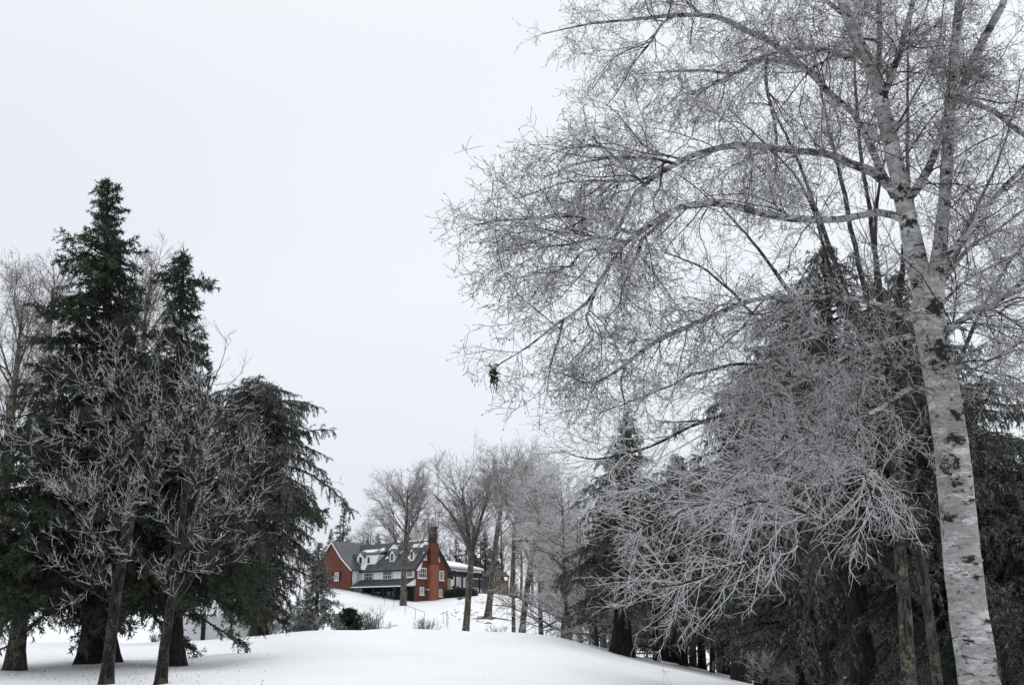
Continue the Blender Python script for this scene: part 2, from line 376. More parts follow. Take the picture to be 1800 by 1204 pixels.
Wd = np.dot(hit(787, 1002, C, U)-C, V); Lf = np.dot(hit(635, 1002, C, V)-C, U)
zE = hit(731, 996, C, U)[2]; zR = hit(762, 951, C, U)[2]; zB = min(gz(*(C[:2])), C0[2])-2.5
K_ = C+U*Lf                                       # inner corner
dW = -np.dot(hit(617, 1002, K_, U)-K_, V); Pw = K_-V*dW
Ww = 9.0; zEw = hit(613, 1001, Pw, V)[2]; zRw = hit(583, 953, Pw, V)[2]
def P3(o, s, n, z): """o + s*U + n*V at height z"""; q = o+U*s+V*n; return np.array([q[0], q[1], z])
house = thing('brick_house', (C[0], C[1], gz(C[0], C[1])), 'red brick and white house with slate roof and tall chimney on the snowy rise', 'house')
HO = np.array(house.location)
def hp(name, geo, mats, parent=house, smooth=False): return part(name, geo, mats, parent, smooth, origin=HO)
# walls
q = Geo()
z1 = zE
# brick gable end wall (a slab 0.3 thick, gable outline extruded along U)
q.prism([P3(C, 0, 0, zB), P3(C, 0, Wd, zB), P3(C, 0, Wd, z1), P3(C, 0, Wd/2, zR-.15), P3(C, 0, 0, z1)], U*.3)
hp('brick_wall', q, M_brick)
# wing gable
q = Geo(); q.prism([P3(Pw, 0, 0, zB), P3(Pw, Ww, 0, zB), P3(Pw, Ww, 0, zEw), P3(Pw, Ww/2, 0, zRw-.15), P3(Pw, 0, 0, zEw)], V*.3)
hp('brick_wall', q, M_brick)
q = Geo()
q.box(P3(C, .3, .02, zB), U*(Lf-.3), V*.3, UP*(z1-zB-.02)); q.box(P3(Pw, .02, .3, zB), U*.3, V*(dW-.28), UP*(zEw-zB-.02))
q.box(P3(C, .3, Wd-.32, zB), U*(Lf+Ww), V*.3, UP*(z1-zB-.02))
hp('white_wall', q, M_white)
# roofs: slabs
def slab(q, a, b_, c, d, th=.2, mi=0):
    a, b_, c, d = map(np.asarray, (a, b_, c, d)); n = norm(np.cross(b_-a, d-a)); n = n if n[2] > 0 else -n
    q.prism([a, b_, c, d], n*th, mi)
rf = Geo(); sl = (zR-zE)/(Wd/2); ov = .4
s0, s1 = -.35, Lf+Ww/2
slab(rf, P3(C, s0, -ov, zE-ov*sl), P3(C, s1, -ov, zE-ov*sl), P3(C, s1, Wd/2, zR), P3(C, s0, Wd/2, zR))
slab(rf, P3(C, s0, Wd+ov, zE-ov*sl), P3(C, s1, Wd+ov, zE-ov*sl), P3(C, s1, Wd/2, zR), P3(C, s0, Wd/2, zR))
slw = (zRw-zEw)/(Ww/2); dep = dW+Wd*.75
# flared eaves on the wing
for sg in (0, 1):
    e = -.45 if sg == 0 else Ww+.45; mid = Ww*.22 if sg == 0 else Ww*.78
    zm = zEw+slw*Ww*.22*.9
    slab(rf, P3(Pw, mid, -.3, zm), P3(Pw, Ww/2, -.3, zRw), P3(Pw, Ww/2, dep, zRw), P3(Pw, mid, dep, zm))
    slab(rf, P3(Pw, e, -.3, zEw-.15), P3(Pw, mid, -.3, zm), P3(Pw, mid, dep, zm), P3(Pw, e, dep, zEw-.15))
roof = hp('roof', rf, M_slate)
def bar(q, a, b_, wd, mi=0):
    a, b_ = np.asarray(a, float), np.asarray(b_, float); d = norm((b_-a)[None])[0]; r = norm(np.cross(d, UP if abs(d[2]) < .95 else U)[None])[0]; u = np.cross(r, d)
    q.box(a-r*wd/2-u*wd/2, b_-a, r*wd, u*wd, mi)
zov = zE-ov*sl
for n0, n1_ in ((-ov, Wd/2), (Wd+ov, Wd/2)):
    tr = Geo(); bar(tr, P3(C, s0-.03, n0, zov-.02), P3(C, s0-.03, n1_, zR-.02), .13); hp('rake_board', tr, M_awn, roof)
tr = Geo(); tr.prism([P3(C, s0-.06, -ov-.02, zov-.05), P3(C, s0-.06, .5, zov-.05), P3(C, s0-.06, .9, zov+1.2)], U*.05); hp('kneeler', tr, M_trim, roof)
tr = Geo()
bar(tr, P3(Pw, -.5, -.34, zEw-.15), P3(Pw, Ww*.22, -.34, zEw+slw*Ww*.22*.9), .15)
bar(tr, P3(Pw, Ww*.22, -.34, zEw+slw*Ww*.22*.9), P3(Pw, Ww/2, -.34, zRw), .15)
hp('rake_board', tr, M_trim, roof); tr = Geo()
bar(tr, P3(Pw, Ww+.5, -.34, zEw-.15), P3(Pw, Ww*.78, -.34, zEw+slw*Ww*.22*.9), .15)
bar(tr, P3(Pw, Ww*.78, -.34, zEw+slw*Ww*.22*.9), P3(Pw, Ww/2, -.34, zRw), .15)
hp('rake_board', tr, M_trim, roof)
q = Geo(); bar(q, P3(C, s0, -ov-.08, zov+.02), P3(C, Lf-.3, -ov-.08, zov+.02), .16); hp('gutter', q, M_black, roof)
q = Geo()
slab(q, P3(C, Lf-1.3, -.3, zE-.3*sl+.2), P3(C, Lf+.2, -.3, zE-.3*sl+.2), P3(C, Lf+.1, .75, zE+.75*sl+.2), P3(C, Lf-.9, .75, zE+.75*sl+.2), .18)
hp('snow_patch', q, M_snowcap, roof)
for a0, a1, n0_, n1_ in [(p_[0], p_[1], p_[2]*Wd/8, p_[3]*Wd/8) for p_ in ((1.0, 3.4, 2.7, 3.3), (4.6, 5.6, 1.9, 2.3), (6.4, 8.2, 2.6, 3.4), (2.2, 3.1, 1.0, 1.35), (7.0, 7.8, 1.2, 1.5), (.2, 1.5, 3.1, 3.5), (9.2, 10.4, 2.3, 3.0))]:
    q = Geo(); rs = rng_(int(a0*10)); kk = 9
    lo = [P3(C, a0+(a1-a0)*i/kk, n0_+rs.uniform(-.08, .12), 0) for i in range(kk+1)]; hi = [P3(C, a0+.2+(a1-a0-.3)*i/kk, n1_+rs.uniform(-.08, .05), 0) for i in range(kk+1)]
    pts_ = lo+hi[::-1]
    for p_ in pts_: p_[2] = zE+np.dot(p_-C, V)*sl+.31
    q.prism(pts_, UP*.09); hp('snow_patch', q, M_snowcap, roof)
# chimney
ch = Geo()
c0 = np.dot(hit(756.5, 1040, C-U*.7, U)-C, V); c1 = np.dot(hit(770.5, 1040, C-U*.7, U)-C, V)
k0 = np.dot(hit(760.5, 935, C-U*.7, U)-C, V); k1 = np.dot(hit(768.5, 935, C-U*.7, U)-C, V)
zT = hit(760, 926, C-U*.7, U)[2]; zs = hit(760, 992, C-U*.7, U)[2]
ch.box(P3(C, -.75, c0, zB), U*.74, V*(c1-c0), UP*(zs-zB)); chim = hp('chimney', ch, M_brick_light)
q = Geo(); q.box(P3(C, -.72, c0+.05, zs), U*.74, V*(c1-c0-.1), UP*(zR-.3-zs)); hp('chimney_shaft', q, M_brick, chim)
q = Geo(); q.box(P3(C, -.73, k0, zR-.3), U*.95, V*(k1-k0), UP*(zT-zR+.1)); q.box(P3(C, -.8, k0-.08, zT-.2), U*1.09, V*(k1-k0+.16), UP*.3); hp('chimney_stack', q, M_brick_dark, chim)
# windows
def window(px0, py0, px1, py1, O, sdir, nrm, cols=2, rows=2, parent=house, sill=True, fw=.12):
    a = hit(px0, py1, O, nrm); b_ = hit(px1, py0, O, nrm); sd_ = np.asarray(sdir); n = np.asarray(nrm)
    w_ = np.dot(b_-a, sd_); h_ = b_[2]-a[2]
    if w_ < 0: a = a+sd_*w_; w_ = -w_
    q = Geo(); o = a+n*.0
    q.box(o, sd_*fw, n*.08, UP*h_); q.box(o+sd_*(w_-fw), sd_*fw, n*.08, UP*h_)
    q.box(o+sd_*fw, sd_*(w_-2*fw), n*.08, UP*fw); q.box(o+sd_*fw+UP*(h_-fw), sd_*(w_-2*fw), n*.08, UP*fw)
    for k in range(1, cols): q.box(o+sd_*(w_*k/cols-.03), sd_*.06, n*.06, UP*(h_-fw)+0)
    for k in range(1, rows): q.box(o+UP*(h_*k/rows-.03)+sd_*fw, sd_*(w_-2*fw), n*.055, UP*.06)
    f = hp('window', q, M_trim, parent)
    if parent is house:
        q = Geo(); q.box(o+sd_*fw*.5+UP*fw*.5, sd_*(w_-fw), n*.03, UP*(h_-fw)); hp('pane', q, M_glass, f)
        if sill: q = Geo(); q.box(o-sd_*.1-UP*.1, sd_*(w_+.2), n*.16, UP*.1); hp('sill', q, M_trim, f)
    return o, w_, h_, f
nG = -U; nF = -V
for bx in ((743.5, 970, 749.5, 983, 2, 2), (734, 998, 749.5, 1015.5, 4, 2), (771.5, 1003, 780, 1019.5, 3, 3), (737.5, 1031.5, 745, 1045, 3, 3), (771, 1035.5, 777, 1048, 2, 3), (769.5, 980, 771.8, 986, 1, 2)):
    window(*bx[:4], C-U*.02, V, nG, bx[4], bx[5])
for bx in ((640, 1005.5, 657, 1020.5, 4, 2), (673, 1003, 690, 1018.5, 4, 2), (715, 999, 726.5, 1014.5, 4, 2)):
    window(*bx[:4], C-V*.02, U, nF, bx[4], bx[5])
window(626, 1007.5, 631, 1019, Pw-U*.0+nG*0, V, nG, 2, 2)
o, w_, h_, f = window(588.5, 1006, 596, 1020, Pw-V*.02, U, nF, 2, 3)
q = Geo(); q.box(o+nF*.02-U*.55, U*.5, nF*.06, UP*h_); hp('shutter', q, M_black, f)
q = Geo(); q.box(o+nF*.02+U*(w_+.05), U*.5, nF*.06, UP*h_); hp('shutter', q, M_black, f)
# lean-to porch roof, open dark porch below
za = hit(728, 1017, C, V)[2]; zb = hit(729, 1028, C-V*1.8, V)[2]
q = Geo(); slab(q, P3(C, .05, -2.0, zb), P3(C, Lf-.1, -2.0, zb), P3(C, Lf-.1, -.02, za), P3(C, .05, -.02, za), .12)
porch = hp('porch_roof', q, M_awn)
q = Geo(); q.prism([P3(C, .0, -1.9, zb+.02), P3(C, .0, -.03, zb+.02), P3(C, .0, -.03, za-.02)], U*.04); q.box(P3(C, .1, -2.08, zb-.12), U*(Lf-.3), V*.06, UP*.14); hp('porch_trim', q, M_trim, porch)
q = Geo(); q.box(P3(C, .32, -.04, zB), U*(Lf-.6), V*.04, UP*(zb-.1-zB)); hp('porch_shade_panel', q, M_shade, porch)  # dark sheet over the white wall, porch shade put into its colour
for s_ in np.linspace(.15, Lf-.5, 6):
    q = Geo(); q.box(P3(C, s_, -1.9, zB), U*.16, V*.16, UP*(zb-.1-zB)); hp('porch_post', q, M_black, porch)
q = Geo(); q.box(P3(C, .2, -1.86, gz(C[0], C[1])+.7), U*4.5, V*.06, UP*.08)
for s_ in np.arange(.3, 4.7, .25): q.box(P3(C, s_, -1.86, gz(C[0], C[1])-.2), U*.05, V*.05, UP*.9)
hp('porch_railing', q, M_black, porch)
for k, s_ in enumerate((1.6, 4.6, 7.2)):
    if s_ > Lf-1: continue
    q = Geo(); q.box(P3(C, s_, -.05, zb-2.0), U*1.5, V*.02, UP*1.3); hp('porch_window', q, M_glass, porch)
# shed dormer, with a small gabled dormer at its left end
def pln(px, py, off): return hit(px, py, C+V*off, V)
oD = .35; D0, D1, D2, D3 = pln(621, 979, oD), pln(667, 974, oD), pln(660, 990, oD), pln(629, 993, oD)
zd0, zd1 = D3[2], D1[2]; sa = np.dot(D0-C, U); sb = np.dot(D1-C, U); sa2 = np.dot(D3-C, U); sb2 = np.dot(D2-C, U)
dm = Geo(); dm.prism([P3(C, sa, oD, zd1), P3(C, sb, oD, zd1), P3(C, sb2, oD, zd0), P3(C, sa2, oD, zd0)], V*3.4)
dorm = hp('shed_dormer', dm, M_white)
q = Geo(); slab(q, P3(C, sa+.2, .2, zd1), P3(C, sb-.2, .2, zd1), P3(C, sb-.2, 3.8, zd1+1.0), P3(C, sa+.2, 3.8, zd1+1.0), .14); hp('dormer_roof', q, M_slate, dorm)
sc_ = np.dot(pln(634, 980, .2)-C, U); zp = pln(634, 969.5, .2)[2]; zc_ = pln(634, 978, .2)[2]
q = Geo(); q.prism([P3(C, sc_-.8, .15, zd0+.1), P3(C, sc_+.8, .15, zd0+.1), P3(C, sc_+.8, .15, zc_), P3(C, sc_, .15, zp), P3(C, sc_-.8, .15, zc_)], V*2.6); hp('dormer_gable', q, M_white, dorm)
q = Geo()
slab(q, P3(C, sc_-1.1, .0, zc_-.25), P3(C, sc_, .0, zp), P3(C, sc_, 3.6, zp), P3(C, sc_-1.0, 3.6, zc_-.25), .12)
slab(q, P3(C, sc_+1.1, .0, zc_-.25), P3(C, sc_, .0, zp), P3(C, sc_, 3.6, zp), P3(C, sc_+1.0, 3.6, zc_-.25), .12); hp('dormer_slates', q, M_slate, dorm)
q = Geo(); slab(q, P3(C, sc_-2.2, 1.0, zd1+.25), P3(C, sc_+1.6, 1.0, zd1+.25), P3(C, sc_+1.2, 3.2, zd1+1.0), P3(C, sc_-1.6, 3.2, zd1+1.0), .25); hp('snow_cap', q, M_snowcap, dorm)
for (x0, y0, x1, y1, off) in ((631.5, 979, 636, 990, .14), (646, 979, 650, 989.5, .34)):
    a = pln(x0, y1, off); b2 = pln(x1, y0, off); q = Geo(); q.box(a-V*.03, U*np.dot(b2-a, U), V*.02, UP*(b2[2]-a[2])); hp('dormer_window', q, M_glass, dorm)
# two little gabled dormers nearer the chimney
for px_, py_, wpx in ((689, 986.5, 9), (723.5, 984, 8)):
    off = .55; cdr = pln(px_, py_, off); s_ = np.dot(cdr-C, U); zl = cdr[2]; hw = wpx/2/11.5/.78
    q = Geo(); q.prism([P3(C, s_-hw, off, zl-.1), P3(C, s_+hw, off, zl-.1), P3(C, s_+hw, off, zl+1.1), P3(C, s_, off, zl+1.75), P3(C, s_-hw, off, zl+1.1)], V*2.5); d_ = hp('dormer', q, M_white)
    q = Geo()
    for sg in (-1, 1): slab(q, P3(C, s_+sg*(hw+.2), off-.15, zl+.95), P3(C, s_, off-.15, zl+1.8), P3(C, s_, off+2.7, zl+1.8), P3(C, s_+sg*(hw+.2), off+2.7, zl+.95), .1)
    hp('dormer_slates', q, M_slate, d_)
    q = Geo(); q.box(P3(C, s_-hw*.55, off-.03, zl+.1), U*hw*1.1, V*.02, UP*1.0); hp('dormer_window', q, M_glass, d_)
# little canopy door beside the chimney
a = hit(748, 1036, C, U); q = Geo(); q.box(a-U*.5-UP*.05, U*.5, V*.9, UP*.12); cnp = hp('door_canopy', q, M_trim)
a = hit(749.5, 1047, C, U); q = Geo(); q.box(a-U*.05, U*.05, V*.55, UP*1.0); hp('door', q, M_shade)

# ------------------------------------------------------------------ white annex behind with pergola
def ground_z(px, py, Y): p = at(px, py, Y); return np.array([p[0], p[1], p[2]])
A0 = at(784, 1036, 116*KD); A1 = at(846, 1036, 124*KD)
ux = norm(((A1-A0)*[1, 1, 0])[None])[0]; la = np.linalg.norm((A1-A0)[:2]); vx = np.array([-ux[1], ux[0], 0])
zt0 = at(784, 996, 116*KD)[2]; zt1 = at(846, 1003, 124*KD)[2]; zt = (zt0+zt1)/2
an = thing('white_annex', (A0[0], A0[1], gz(A0[0], A0[1])), 'long white annex with snow covered roof behind the brick gable', 'building'); AO = np.array(an.location)
def Q3(s, n, z): q_ = A0+ux*s+vx*n; return np.array([q_[0], q_[1], z])
q = Geo(); q.box(Q3(-4, 0, AO[2]-4), ux*(la+4), vx*8, UP*(zt-AO[2]+4)); part('wall', q, M_white, an, False, AO)
q = Geo(); slab(q, Q3(-4, -.3, zt), Q3(la+.2, -.3, zt), Q3(la-1, 4, zt+1.1), Q3(-4, 4, zt+1.5), .3); part('roof', q, M_snowcap, an, False, AO)
q = Geo(); q.box(Q3(-4, -.36, zt-.14), ux*(la+4.2), vx*.06, UP*.14); part('eaves_board', q, M_tan, an, False, AO)
for x0, x1, y0, y1 in ((785, 797, 1011, 1017), (796, 800, 1029, 1036), (803, 807, 1030, 1036)):
    a = hit(x0, y1, A0-vx*.03, vx); b2 = hit(x1, y0, A0-vx*.03, vx)
    q = Geo(); q.box(a, ux*np.dot(b2-a, ux), vx*.02, UP*(b2[2]-a[2])); part('window', q, M_glass, an, False, AO)
pg_ = thing('pergola', Q3(0, -2.5, gz(A0[0], A0[1])), 'black timber pergola with notched beam ends in front of white annex', 'pergola'); PO = np.array(pg_.location)
OP = A0-vx*2.5
zb0 = hit(800, 1013, OP, vx)[2]
def sx_(px): return np.dot(hit(px, 1012, OP, vx)-A0, ux)
for px_ in (783, 801, 813, 829, 844, 862):
    q = Geo(); q.box(Q3(sx_(px_), -2.5, PO[2]-2.5), ux*.22, vx*.22, UP*(zb0-PO[2]+2.5)); part('post', q, M_black, pg_, False, PO)
q = Geo(); q.box(Q3(sx_(781), -2.56, zb0), ux*(sx_(866)-sx_(781)), vx*.3, UP*.38); part('beam', q, M_black, pg_, False, PO)
q = Geo(); q.box(Q3(sx_(790), -2.45, zb0-1.75), ux*(sx_(866)-sx_(790)), vx*.12, UP*.16); q.box(Q3(sx_(790), -2.45, zb0-2.4), ux*(sx_(866)-sx_(790)), vx*.12, UP*.14); part('rail', q, M_black, pg_, False, PO)
for px_ in (787, 791, 795, 808, 816, 833, 836, 841):
    q = Geo(); q.box(Q3(sx_(px_), -3.1, zb0+.34), ux*.22, vx*2.9, UP*.5); part('rafter', q, M_black, pg_, False, PO)
q = Geo(); q.box(Q3(sx_(821), -2.3, zb0-1.5), ux*(sx_(864)-sx_(821)), vx*.05, UP*1.4); part('screen', q, plain('dark_mesh', (.05, .052, .06), .8), pg_, False, PO)
pv = at(868, 1040, 128*KD); zpe = at(868, 1012, 128*KD)[2]; zpt = at(866, 992, 128*KD)[2]
pav = thing('garden_pavilion', (pv[0], pv[1], gz(pv[0], pv[1])), 'open timber pavilion with dark pitched roof right of the annex', 'pavilion'); VO = np.array(pav.location)
q = Geo(); cx0, cy0 = pv[0]+.4, pv[1]+2.2; hw = 2.4
ring = [np.array([cx0+a*hw, cy0+b_*hw, zpe]) for a, b_ in ((-1, -1), (1, -1), (1, 1), (-1, 1))]; top = [np.array([cx0-.8+a*.15, cy0+b_*.15, zpt]) for a, b_ in ((-1, -1), (1, -1), (1, 1), (-1, 1))]
q.add(ring+top, [[0, 1, 5, 4], [1, 2, 6, 5], [2, 3, 7, 6], [3, 0, 4, 7], [4, 5, 6, 7], [3, 2, 1, 0]]); part('roof', q, M_slate, pav, False, VO)
for a, b_ in ((-1, -1), (1, -1), (1, 1), (-1, 1)):
    q = Geo(); q.box([cx0+a*2.1-.1, cy0+b_*2.1-.1, VO[2]-1], [.2, 0, 0], [0, .2, 0], [0, 0, zpe-VO[2]+1.0]); part('post', q, M_black, pav, False, VO)
q = Geo(); q.box([cx0-2, cy0+2.0, VO[2]-1], [4, 0, 0], [0, .1, 0], [0, 0, zpe-VO[2]+.4]); part('back_wall', q, M_tan, pav, False, VO)
fb0, fb1 = at(784, 1036, 108*KD), at(792, 1036, 109*KD)
q = Geo(); q.box([fb0[0], fb0[1], fb0[2]-2], fb1-fb0, [0, .1, 0], [0, 0, 2+(1036-1016)*.085]); bf = tag(link('board_fence', q.mesh('board_fence', [M_tan], False)), 'short tan board fence at the right edge of the brick gable', 'fence')

# ------------------------------------------------------------------ blades, shrubs, conifers, broadleaf trees
def bl_of(P): return np.linalg.norm(np.diff(P, axis=1), axis=2).sum(1)
def spawn_d(P, R, L, dens, t0, t1, ang, asd, rng, flat=1.0):
    cnt = np.maximum(rng.poisson(np.maximum(L*dens, .001)), (L*dens > .8).astype(int)); idx = np.repeat(np.arange(len(P)), cnt)
    tt = t0+(t1-t0)*rng.random(len(idx)); p, tan, r = sample(P, R, idx, tt)
    rv = rng.normal(0, 1, p.shape); rv[:, 2] *= flat
    perp = norm(rv-(rv*tan).sum(1)[:, None]*tan); a = np.radians(rng.normal(ang, asd, len(idx)))[:, None]
    return p, tan*np.cos(a)+perp*np.sin(a), r, idx, tt
def kids(P, R, dens, Lf_, rng, t0=.15, t1=1, ang=45, asd=12, K=4, wob=.12, trop=(0, 0, 0), rmax=.7, rmin=.003, rl=.010, tip=.35, flat=1.0):
    """one more order of branches; Lf_(L_parent, t, n) gives their lengths"""
    L = bl_of(P); p, d, r, idx, tt = spawn_d(P, R, L, dens, t0, t1, ang, asd, rng, flat)
    ln = Lf_(L[idx], tt)*rng.uniform(.6, 1.25, len(idx)); r0 = np.maximum(np.minimum(r*rmax, ln*rl), rmin)
    return grow(p, d, ln, K, wob, trop, rng), taper(r0, K, tip)
def blades(geo, P, dens, l, wd, rng, mi=0, ang=45, down=0, t0=0, cross=False):
    L = bl_of(P); p, d, r, idx, tt = spawn_d(P, np.zeros(P.shape[:2]), L, dens, t0, 1, ang, 18, rng)
    n = len(p); d = norm(d+np.array([0, 0, -down])); ll = (l*rng.uniform(.6, 1.3, n))[:, None]
    sv_ = norm(np.cross(d, rng.normal(0, 1, (n, 3)))); w_ = wd*.5*rng.uniform(.7, 1.3, n)[:, None]
    m_ = p+d*ll*.45
    Vv = np.stack([p, m_-sv_*w_, p+d*ll, m_+sv_*w_], 1).reshape(-1, 3)
    i = np.arange(n)*4; geo.add(Vv, np.stack([i, i+1, i+2, i+3], 1), mi)
def conifer(H, profile, nb, seed, r0, z0=.1, el=(38, -8), droop=.10, lift=.06, sdens=9, slen=.5, bdens=60, bl=.13, bw=.022, hang=.12, irr=.25, lean=(0, 0), down=.15, mats=None, flare=.85, top_blades=True, sub2=0):
    rng = rng_(seed); K = 24; zz = np.linspace(-.4, H, K+1)
    P = np.stack([lean[0]*np.clip(zz/H, 0, 1)**1.1+np.sin(zz*.5+seed)*.03, lean[1]*np.clip(zz/H, 0, 1)**1.1+np.cos(zz*.4+seed)*.03, zz], 1); R = r0*(1-np.clip(zz/H, 0, 1))**.9+.012
    tg, cg = Geo(), Geo(); trunk_tube(tg, P, R, 16, .07, seed, flare)
    t_ = z0+(1-z0)*((np.arange(nb)+rng.random(nb))/nb)**1.0; t_ = np.clip(t_, 0, .992)
    idx = np.zeros(nb, int); p, tan, r = sample(P[None], R[None], idx, (t_*H+.4)/(H+.4))
    az = np.cumsum(rng.normal(2.4, .5, nb)); 
    cl = np.array([mnoise.noise(Vector((math.cos(a)*1.4, math.sin(a)*1.4, tt_*H*.45+seed*3))) for a, tt_ in zip(az, t_)])
    L = np.array([profile(x) for x in t_])*(1+irr*cl*2)*rng.uniform(1-irr, 1+irr*.4, nb); L = np.maximum(L, .12)
    e = np.radians(el[1]+(el[0]-el[1])*t_**1.3+rng.normal(0, 7, nb))
    d = np.stack([np.cos(az)*np.cos(e), np.sin(az)*np.cos(e), np.sin(e)], 1)
    # droops along its length, the tip lifts again
    Kb = 8; Pb = np.empty((nb, Kb+1, 3)); Pb[:, 0] = p; dd = d.copy()
    for k in range(Kb):
        dd = norm(dd+rng.normal(0, .05, (nb, 3))+np.array([0, 0, -droop if k < 5 else lift])); Pb[:, k+1] = Pb[:, k]+dd*(L/Kb)[:, None]
    Rb = taper(np.maximum(.013*L, .008)+.004, Kb, .2); tubes(cg, Pb, Rb, 4, 1)
    lf = lambda Lp, t: slen*(1.05-.65*t)*np.clip(Lp/2.2, .3, 1.3)+.08
    Ps, Rs = kids(Pb, Rb, sdens, lf, rng, .1, 1, 58, 12, 4, .08, (0, 0, -hang), .5, .003, .01, .4, .45)
    tubes(cg, Ps, Rs, 3, 1)
    if sub2:
        P2, R2 = kids(Ps, Rs, sub2, lambda Lp, t: .22*(1.1-.5*t)+.03, rng, .1, 1, 50, 12, 3, .08, (0, 0, -hang*1.5), .6, .002, .01, .4, .5)
        blades(cg, P2, bdens, bl, bw, rng, 0, 38, down)
    blades(cg, Ps, bdens, bl, bw, rng, 0, 42, down)
    blades(cg, Pb, bdens*.6, bl, bw, rng, 0, 50, down, .3)
    if top_blades: blades(cg, P[None, -5:], bdens*2.0, bl*1.5, bw, rng, 0, 40, 0)
    return tg.mesh('trunk', [mats[1]]), cg.mesh('crown', [mats[0], mats[2]])
def plant(name, label, cat, loc, meshes, group=None, rz=0, scale=1, names=('trunk', 'crown')):
    o = thing(name, loc, label, cat, group, rz, scale)
    for n_, me in zip(names, meshes): link(n_, me, o)
    return o
def lerp_prof(pts): xs_, ys_ = zip(*pts); return lambda t: float(np.interp(t, xs_, ys_))

def height_for(base, px, py): return at(px, py, base[1])[2]-base[2]
def lean_for(base, px, py): return (at(px, py, base[1])[0]-base[0], 0)

# L1: the tall spruce at the left
b1 = on_ground(172, 1164); H1 = height_for(b1, 190, 318)
me = conifer(H1, lerp_prof([(0, 3.6), (.12, 3.9), (.25, 4.2), (.38, 3.8), (.5, 3.1), (.65, 1.75), (.75, 1.25), (.83, 1.05), (.89, .5), (.95, .42), (1, .2)]), 400, 3, .40, .15, (25, -12), .08, .07,
             12, .5, 70, .14, .03, .14, .42, mats=(M_needle, M_bark_dark, M_limb), lean=lean_for(b1, 190, 318))
plant('spruce_tree', 'tallest dark spruce with ragged tufted top at the left', 'spruce', b1, me)
# L2: the second spruce
b2_ = on_ground(300, 1170); H2 = height_for(b2_, 320, 443)
me = conifer(H2, lerp_prof([(0, 2.6), (.12, 2.9), (.3, 2.6), (.5, 1.9), (.68, 1.2), (.8, .8), (.9, .5), (.92, .95), (.95, .3), (1, .15)]), 300, 8, .26, .19, (22, -14), .09, .07,
             11, .6, 66, .15, .03, .14, .3, mats=(M_needle, M_bark_dark, M_limb), lean=lean_for(b2_, 320, 443))
plant('spruce_tree', 'narrower dark spruce with forked thin top beside the tallest spruce', 'spruce', b2_, me)
# L3: broad hemlock with hanging sprays
b3 = ground_at(455, 36); H3 = height_for(b3, 452, 668)
me = conifer(H3, lerp_prof([(0, 1.3), (.15, 1.7), (.3, 2.7), (.4, 3.4), (.5, 3.8), (.65, 3.8), (.8, 3.1), (.9, 2.5), (.96, 1.6), (1, .6)]), 230, 21, .34, .10, (34, 6), .14, -.14,
             12, .8, 58, .15, .028, .36, .34, mats=(M_needle2, M_bark_dark, M_limb), down=.6, lean=lean_for(b3, 452, 668))
hem = plant('hemlock_tree', 'broad drooping hemlock with frosted hanging sprays left of the house', 'hemlock', b3, me)
# L4: far left spruce, only its trunk and lower skirt in view
b4 = on_ground(26, 1178); H4 = height_for(b4, 12, 735)
me = conifer(H4, lerp_prof([(0, 2.2), (.15, 2.9), (.4, 2.6), (.7, 1.6), (1, .3)]), 150, 31, .22, .28, (25, -14), .09, .05,
             9.5, .6, 60, .14, .028, .2, .3, mats=(M_needle, M_bark_grey, M_limb), down=.3)
spr_s = plant('spruce_tree', 'shorter spruce with a bare grey trunk at the far left edge', 'spruce', b4, me, rz=1.0)

# broadleaf trees -----------------------------------------------------------
def broadleaf(P0, R0, seed, n1=16, t0=.25, len1=(3.2, 1.4), ang1=48, trop1=.07, ang_bias=None, d2=3.2, l2=1.1, d3=6, l3=.45, d4=0, l4=.2, trop=(0, 0, .03), rt=.006,
              trunk_mat=None, twig_mat=None, wob=.1, sides=12, limb_r=.016, flare=.3, extra=None, zig=.14, flat=1.0, top=True, tips=(.6, .7)):
    rng = rng_(seed); tg, cg = Geo(), Geo(); trunk_tube(tg, P0, R0, sides, .05, seed, flare)
    P, R = P0[None], R0[None]; p, d, r, idx, tt = spawn(P, R, n1, t0, .98, ang1, 8, rng)
    if ang_bias is not None: d = norm(d+np.asarray(ang_bias, float))
    L = (len1[0]*(1-tt)+len1[1]*tt)*rng.uniform(.7, 1.2, n1)
    P1 = grow(p, d, L, 9, wob, (0, 0, trop1), rng); R1 = taper(np.maximum(np.minimum(r*.65, L*limb_r), .012), 9, .25)
    if top: P1 = np.concatenate([P1, P0[None, np.linspace(len(P0)//2, len(P0)-1, 10).astype(int)]]); R1 = np.concatenate([R1, R0[None, np.linspace(len(R0)//2, len(R0)-1, 10).astype(int)]])
    if extra is not None: P1 = np.concatenate([P1, extra[0]]); R1 = np.concatenate([R1, extra[1]])
    tubes(cg, P1, R1, 6, 1)
    P2, R2 = kids(P1, R1, d2, lambda Lp, t: l2*(1.15-.6*t)*np.clip(Lp/3, .4, 1.3), rng, .12, 1, 45, 10, 6, wob, trop, .6, rt*1.4, .011, .35, flat); tubes(cg, P2, R2, 4, 1 if rt < .02 else 0)
    P3_, R3 = kids(P2, R2, d3, lambda Lp, t: l3*(1.1-.4*t)+.04, rng, .1, 1, 45, 12, 5, zig, trop, .7, rt, .012, tips[0], flat); tubes(cg, P3_, R3, 3, 0)
    if d4:
        P4, R4 = kids(P3_, R3, d4, lambda Lp, t: l4*np.ones_like(t), rng, .1, 1, 42, 14, 3, zig, trop, .8, rt*.85, .02, tips[1], flat); tubes(cg, P4, R4, 3, 0)
    return tg.mesh('trunk', [trunk_mat]), cg.mesh('crown', [twig_mat, M_limb if twig_mat not in (M_twig_far, M_twig_pale) else trunk_mat])
